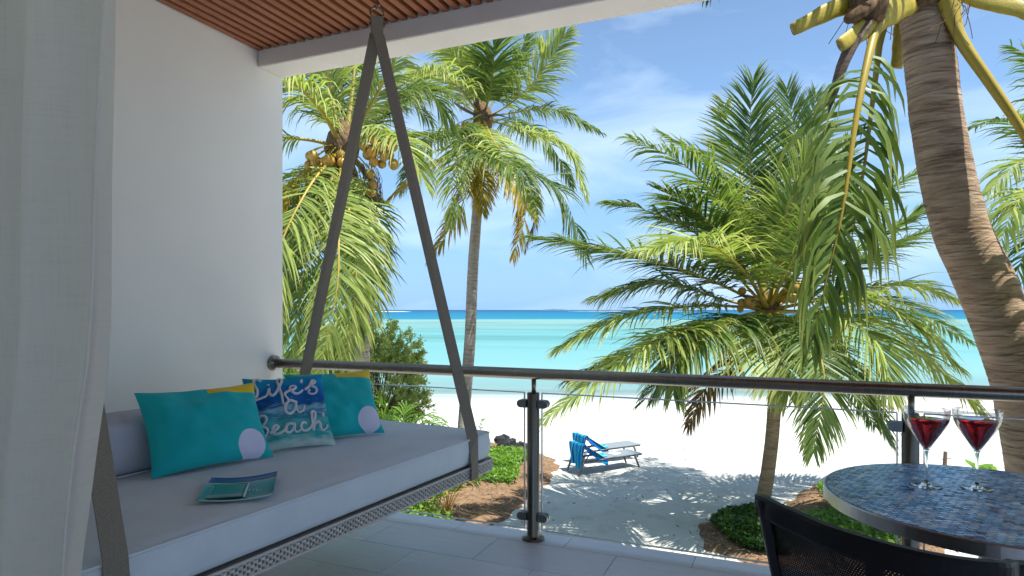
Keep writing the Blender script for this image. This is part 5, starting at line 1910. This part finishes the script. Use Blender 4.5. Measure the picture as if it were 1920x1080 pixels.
bed2 = poly_px([(1303, 1002), (1320, 980), (1358, 964), (1425, 957), (1470, 966), (1500, 934), (1545, 905), (1640, 897), (1760, 905), (1800, 1000), (1700, 1110), (1450, 1110), (1385, 1050), (1325, 1030)])
soil('planting_bed', bed2, 52)
cover('dark green ground cover ringing the palm trunk foot', poly_px([(1335, 990), (1352, 972), (1425, 963), (1470, 972), (1490, 1000), (1480, 1050), (1400, 1040), (1368, 1020)]), bed2, 9000, .085, 'leaf_cover_dark', 64)
cover('patchy green ground cover under the mosaic table edge', poly_px([(1530, 920), (1570, 912), (1660, 912), (1740, 930), (1760, 1000), (1640, 1060), (1530, 1040), (1500, 990), (1560, 960)]), bed2, 6000, .085, 'leaf_cover', 65)
chips('reddish brown mulch around the ring bed', bed2, 4500, 72)

litter = poly_px([(960, 900), (1060, 800), (1300, 790), (1600, 800), (1800, 850), (1500, 925), (1300, 960), (1290, 1040), (960, 1010)])
rr = np.random.default_rng(90)
x_, y_ = rr.uniform(litter[:, 0].min(), litter[:, 0].max(), 900), rr.uniform(litter[:, 1].min(), litter[:, 1].max(), 900)
k_ = inside(litter, x_, y_) & ~inside(bed1, x_, y_) & ~inside(bed2, x_, y_)
x_, y_ = x_[k_], y_[k_]
d_ = rr.normal(0, 1, (len(x_), 3)); d_[:, 2] *= .15
V_, F_ = leaf_cloud(np.stack([x_, y_, ground_z(x_ * FW[0] + y_ * FW[1]) + .035], 1), d_, .085, rr, .3, 2.0)
tag(np_mesh('leaf_litter', V_, F_, M['chip']), 'scattered dry leaf bits on the white sand', 'litter', kind='stuff')

# dark stones at the bed corner
stone_px = [(938, 832), (946, 828), (955, 836), (962, 833), (970, 842), (978, 838), (986, 846), (950, 842), (940, 842), (964, 846), (976, 849), (994, 850)]
b = MB()
st0 = None
for i, s in enumerate(stone_px):
    p = GP(*s)
    if st0 is None:
        bm = MB(); N1, N2 = 8, 10
        vs = []
        for i1 in range(N1 + 1):
            for i2 in range(N2):
                th, ph = math.pi * i1 / N1, 2 * math.pi * i2 / N2
                k = .8 + .5 * rnd.random()
                vs.append((k * math.sin(th) * math.cos(ph), k * math.sin(th) * math.sin(ph), k * .75 * math.cos(th)))
        fs = [(i1 * N2 + i2, (i1 + 1) * N2 + i2, (i1 + 1) * N2 + (i2 + 1) % N2, i1 * N2 + (i2 + 1) % N2) for i1 in range(N1) for i2 in range(N2)]
        bm.add(vs, fs); o = bm.build('stone', M['stone']); st0 = o
    else:
        o = st0.copy(); COL.objects.link(o)
    k = rnd.uniform(.10, .19)
    o.scale = (k, k * rnd.uniform(.8, 1.2), k * rnd.uniform(.7, 1.1)); o.rotation_euler = (rnd.uniform(0, 6), rnd.uniform(0, 6), rnd.uniform(0, 6))
    o.location = (p[0], p[1], p[2] + .10)
    tag(o, 'dark grey rough stone in the heap at the mulch bed corner', 'stone', 'dark stones heaped at the bed corner')

# ================================================================== LOUNGERS
la = np.array([.622, .783, 0]); lp_ = np.array([-.783, .622, 0])
LB = np.array([-4.896, 15.909, -2.78])


def lounger(org, label, tlabel, seed):
    root = rooted('sun_lounger', tuple(org), label, 'sun lounger', 'sun loungers on the sand')
    Q = lambda a_, w, z: org + la * a_ + lp_ * w + np.array([0, 0, z])
    LEN, W, H = 2.02, .60, .34
    for w in (.02, W - .02):
        b = MB(); b.tube([Q(0.12, w, H), Q(LEN + .05, w, H + .0)], .026, 8); attach(b.build('side_rail', M['lounger'], smooth=True), root)
        for a0, a1 in ((.16, 0.0), (LEN - .18, LEN - .03)):
            b = MB(); b.tube([Q(a0, w, H), Q((a0 + a1) / 2, w, H * .5), Q(a1, w, .0)], [.034, .030, .026], 8); attach(b.build('leg', M['lounger'], smooth=True), root)
    for a_ in (.13, .85, LEN - .35):
        b = MB(); b.tube([Q(a_, .02, H - .02), Q(a_, W - .02, H - .02)], .018, 8); attach(b.build('crossbar', M['lounger'], smooth=True), root)
    b = MB()
    rotm = Matrix(((la[0], lp_[0], 0), (la[1], lp_[1], 0), (0, 0, 1)))
    b.box(Q((.86 + LEN + .07) / 2, W / 2, H + .028), ((LEN + .07 - .86) / 2, W / 2 + .01, .007), rotm)
    attach(b.build('sling', M['lounger_sling']), root)
    # raised backrest
    ang = R_(31); bl = .80
    hx = .84
    top = (hx - bl * math.cos(ang), H + .03 + bl * math.sin(ang))
    b = MB()
    vs = []
    for (a_, z) in ((hx, H + .022), top):
        for w in (-.01, W + .01):
            for dz in (0, .014):
                vs.append(Q(a_, w, z + dz))
    b.add(vs, [(0, 2, 6, 4), (1, 5, 7, 3), (0, 4, 5, 1), (2, 3, 7, 6), (0, 1, 3, 2), (4, 6, 7, 5)])
    attach(b.build('backrest', M['lounger_sling']), root)
    for w in (.03, W - .03):
        b = MB(); b.tube([Q(top[0] + .25, w, top[1] - .2), Q(.20, w, H)], .014, 6); attach(b.build('backrest_strut', M['lounger'], smooth=True), root)
    # towel draped over the backrest, hanging behind in a point
    rr = np.random.default_rng(seed)
    n, m = 34, 22
    vs, uv = [], []
    for i in range(n + 1):
        u = i / n
        for j in range(m + 1):
            v = j / m
            skew = (v - .5) * .22
            s = -.62 + u * 1.62 + skew            # along: negative hangs behind, positive lies down the front
            w = W / 2 + (v - .5) * (.66 + .05 * math.sin(u * 5))
            if s < 0:
                a_ = top[0] - .03 - .06 * math.sin(min(1, -s * 4)); z = top[1] + .03 + s * .96
                w += (v - .5) * s * .35
                a_ += .04 * math.sin(v * 14 + u * 3) * min(1, -s * 3)
            else:
                k = min(s, bl)
                a_ = top[0] + k * math.cos(ang); z = top[1] - k * math.sin(ang) + .028
                if s > bl: a_ += (s - bl); z = H + .046
                z += .018 * math.sin(v * 11 + s * 6) + .008 * math.sin(v * 23 + 2)
                if v < .12 and s > .05: z -= (.12 - v) * 1.6
            vs.append(Q(a_, w, max(z, .05))); uv.append((v, u))
    k = m + 1
    ii, jj = np.meshgrid(np.arange(n), np.arange(m), indexing='ij')
    a = (ii * k + jj).ravel()
    tw_ = np_mesh('beach_towel', vs, np.stack([a, a + k, a + k + 1, a + 1], 1), M['towel'], uv=uv, smooth=True)
    md = tw_.modifiers.new('thick', 'SOLIDIFY'); md.thickness = .008
    tag(tw_, tlabel, 'towel')
    return Q


Q1 = lounger(LB, 'grey sun lounger with raised back on the sand, the nearer one', 'blue striped towel over the nearer sun lounger', 1)
lounger(LB + np.array([-.29, 1.20, 0]) * .96, 'grey sun lounger with raised back on the sand, the farther one', 'blue striped towel over the farther sun lounger', 2)
rotm = Matrix(((la[0], lp_[0], 0), (la[1], lp_[1], 0), (0, 0, 1)))
b = MB(); b.box(Q1(1.36, .30, .34 + .028 + .016), (.14, .11, .008), rotm @ Matrix.Rotation(.3, 3, 'Z'))
tag(b.build('folded_card', M['paper']), 'white folded card lying on the nearer sun lounger', 'card')

# ================================================================== SMALL THINGS ON THE RIGHT
g = GP(1772, 893)
stk = rooted('wooden_stake', tuple(g), 'short weathered wooden stake standing in the sand behind the cocktail glasses', 'stake')
b = MB()
b.tube([g + (0, 0, -.05), g + (.0, 0, .30), g + (.01, 0, .64)], [.055, .052, .048], 9); b.v = [tuple(np.array(v) + rng.normal(0, .004, 3)) for v in b.v]
attach(b.build('post', M['stake']), stk)
b = MB(); e = np.array([RT[0], RT[1], 0])
b.tube([g - e * .09 + (0, 0, .44), g + e * .16 + (0, 0, .46)], .012, 6); attach(b.build('cross_twig', M['stake']), stk)
g = P(1852, 900, 9.5); g[2] = -2.78
rt = rooted('broadleaf_shrub', tuple(g), 'broad green leaves peeking over the table edge beside the leaning trunk', 'plant')
rr = np.random.default_rng(5)
top = P(1852, 885, 9.5)
for k in range(16):
    c = top + rr.normal(0, 1, 3) * np.array([.12, .12, .05])
    d = np.array([rr.normal(0, 1), rr.normal(0, 1), .5]); d /= np.linalg.norm(d)
    w = np.cross(d, (0, 0, 1)); w /= np.linalg.norm(w)
    vs = [c, c + d * .08 + w * .07, c + d * .18 + w * .08, c + d * .25, c + d * .18 - w * .08, c + d * .08 - w * .07]
    mb = MB(); mb.add(vs, [(0, 1, 2, 3), (0, 3, 4, 5)], tone=.5)
    o = mb.build('leaf', M['leaf_cover']); attach(o, rt)
b = MB()
for k in range(5):
    b.tube([g + rr.normal(0, .05, 3) * (1, 1, 0), (g + top) / 2 + rr.normal(0, .06, 3), top + rr.normal(0, .08, 3)], .012, 5)
attach(b.build('stems', M['twig']), rt)
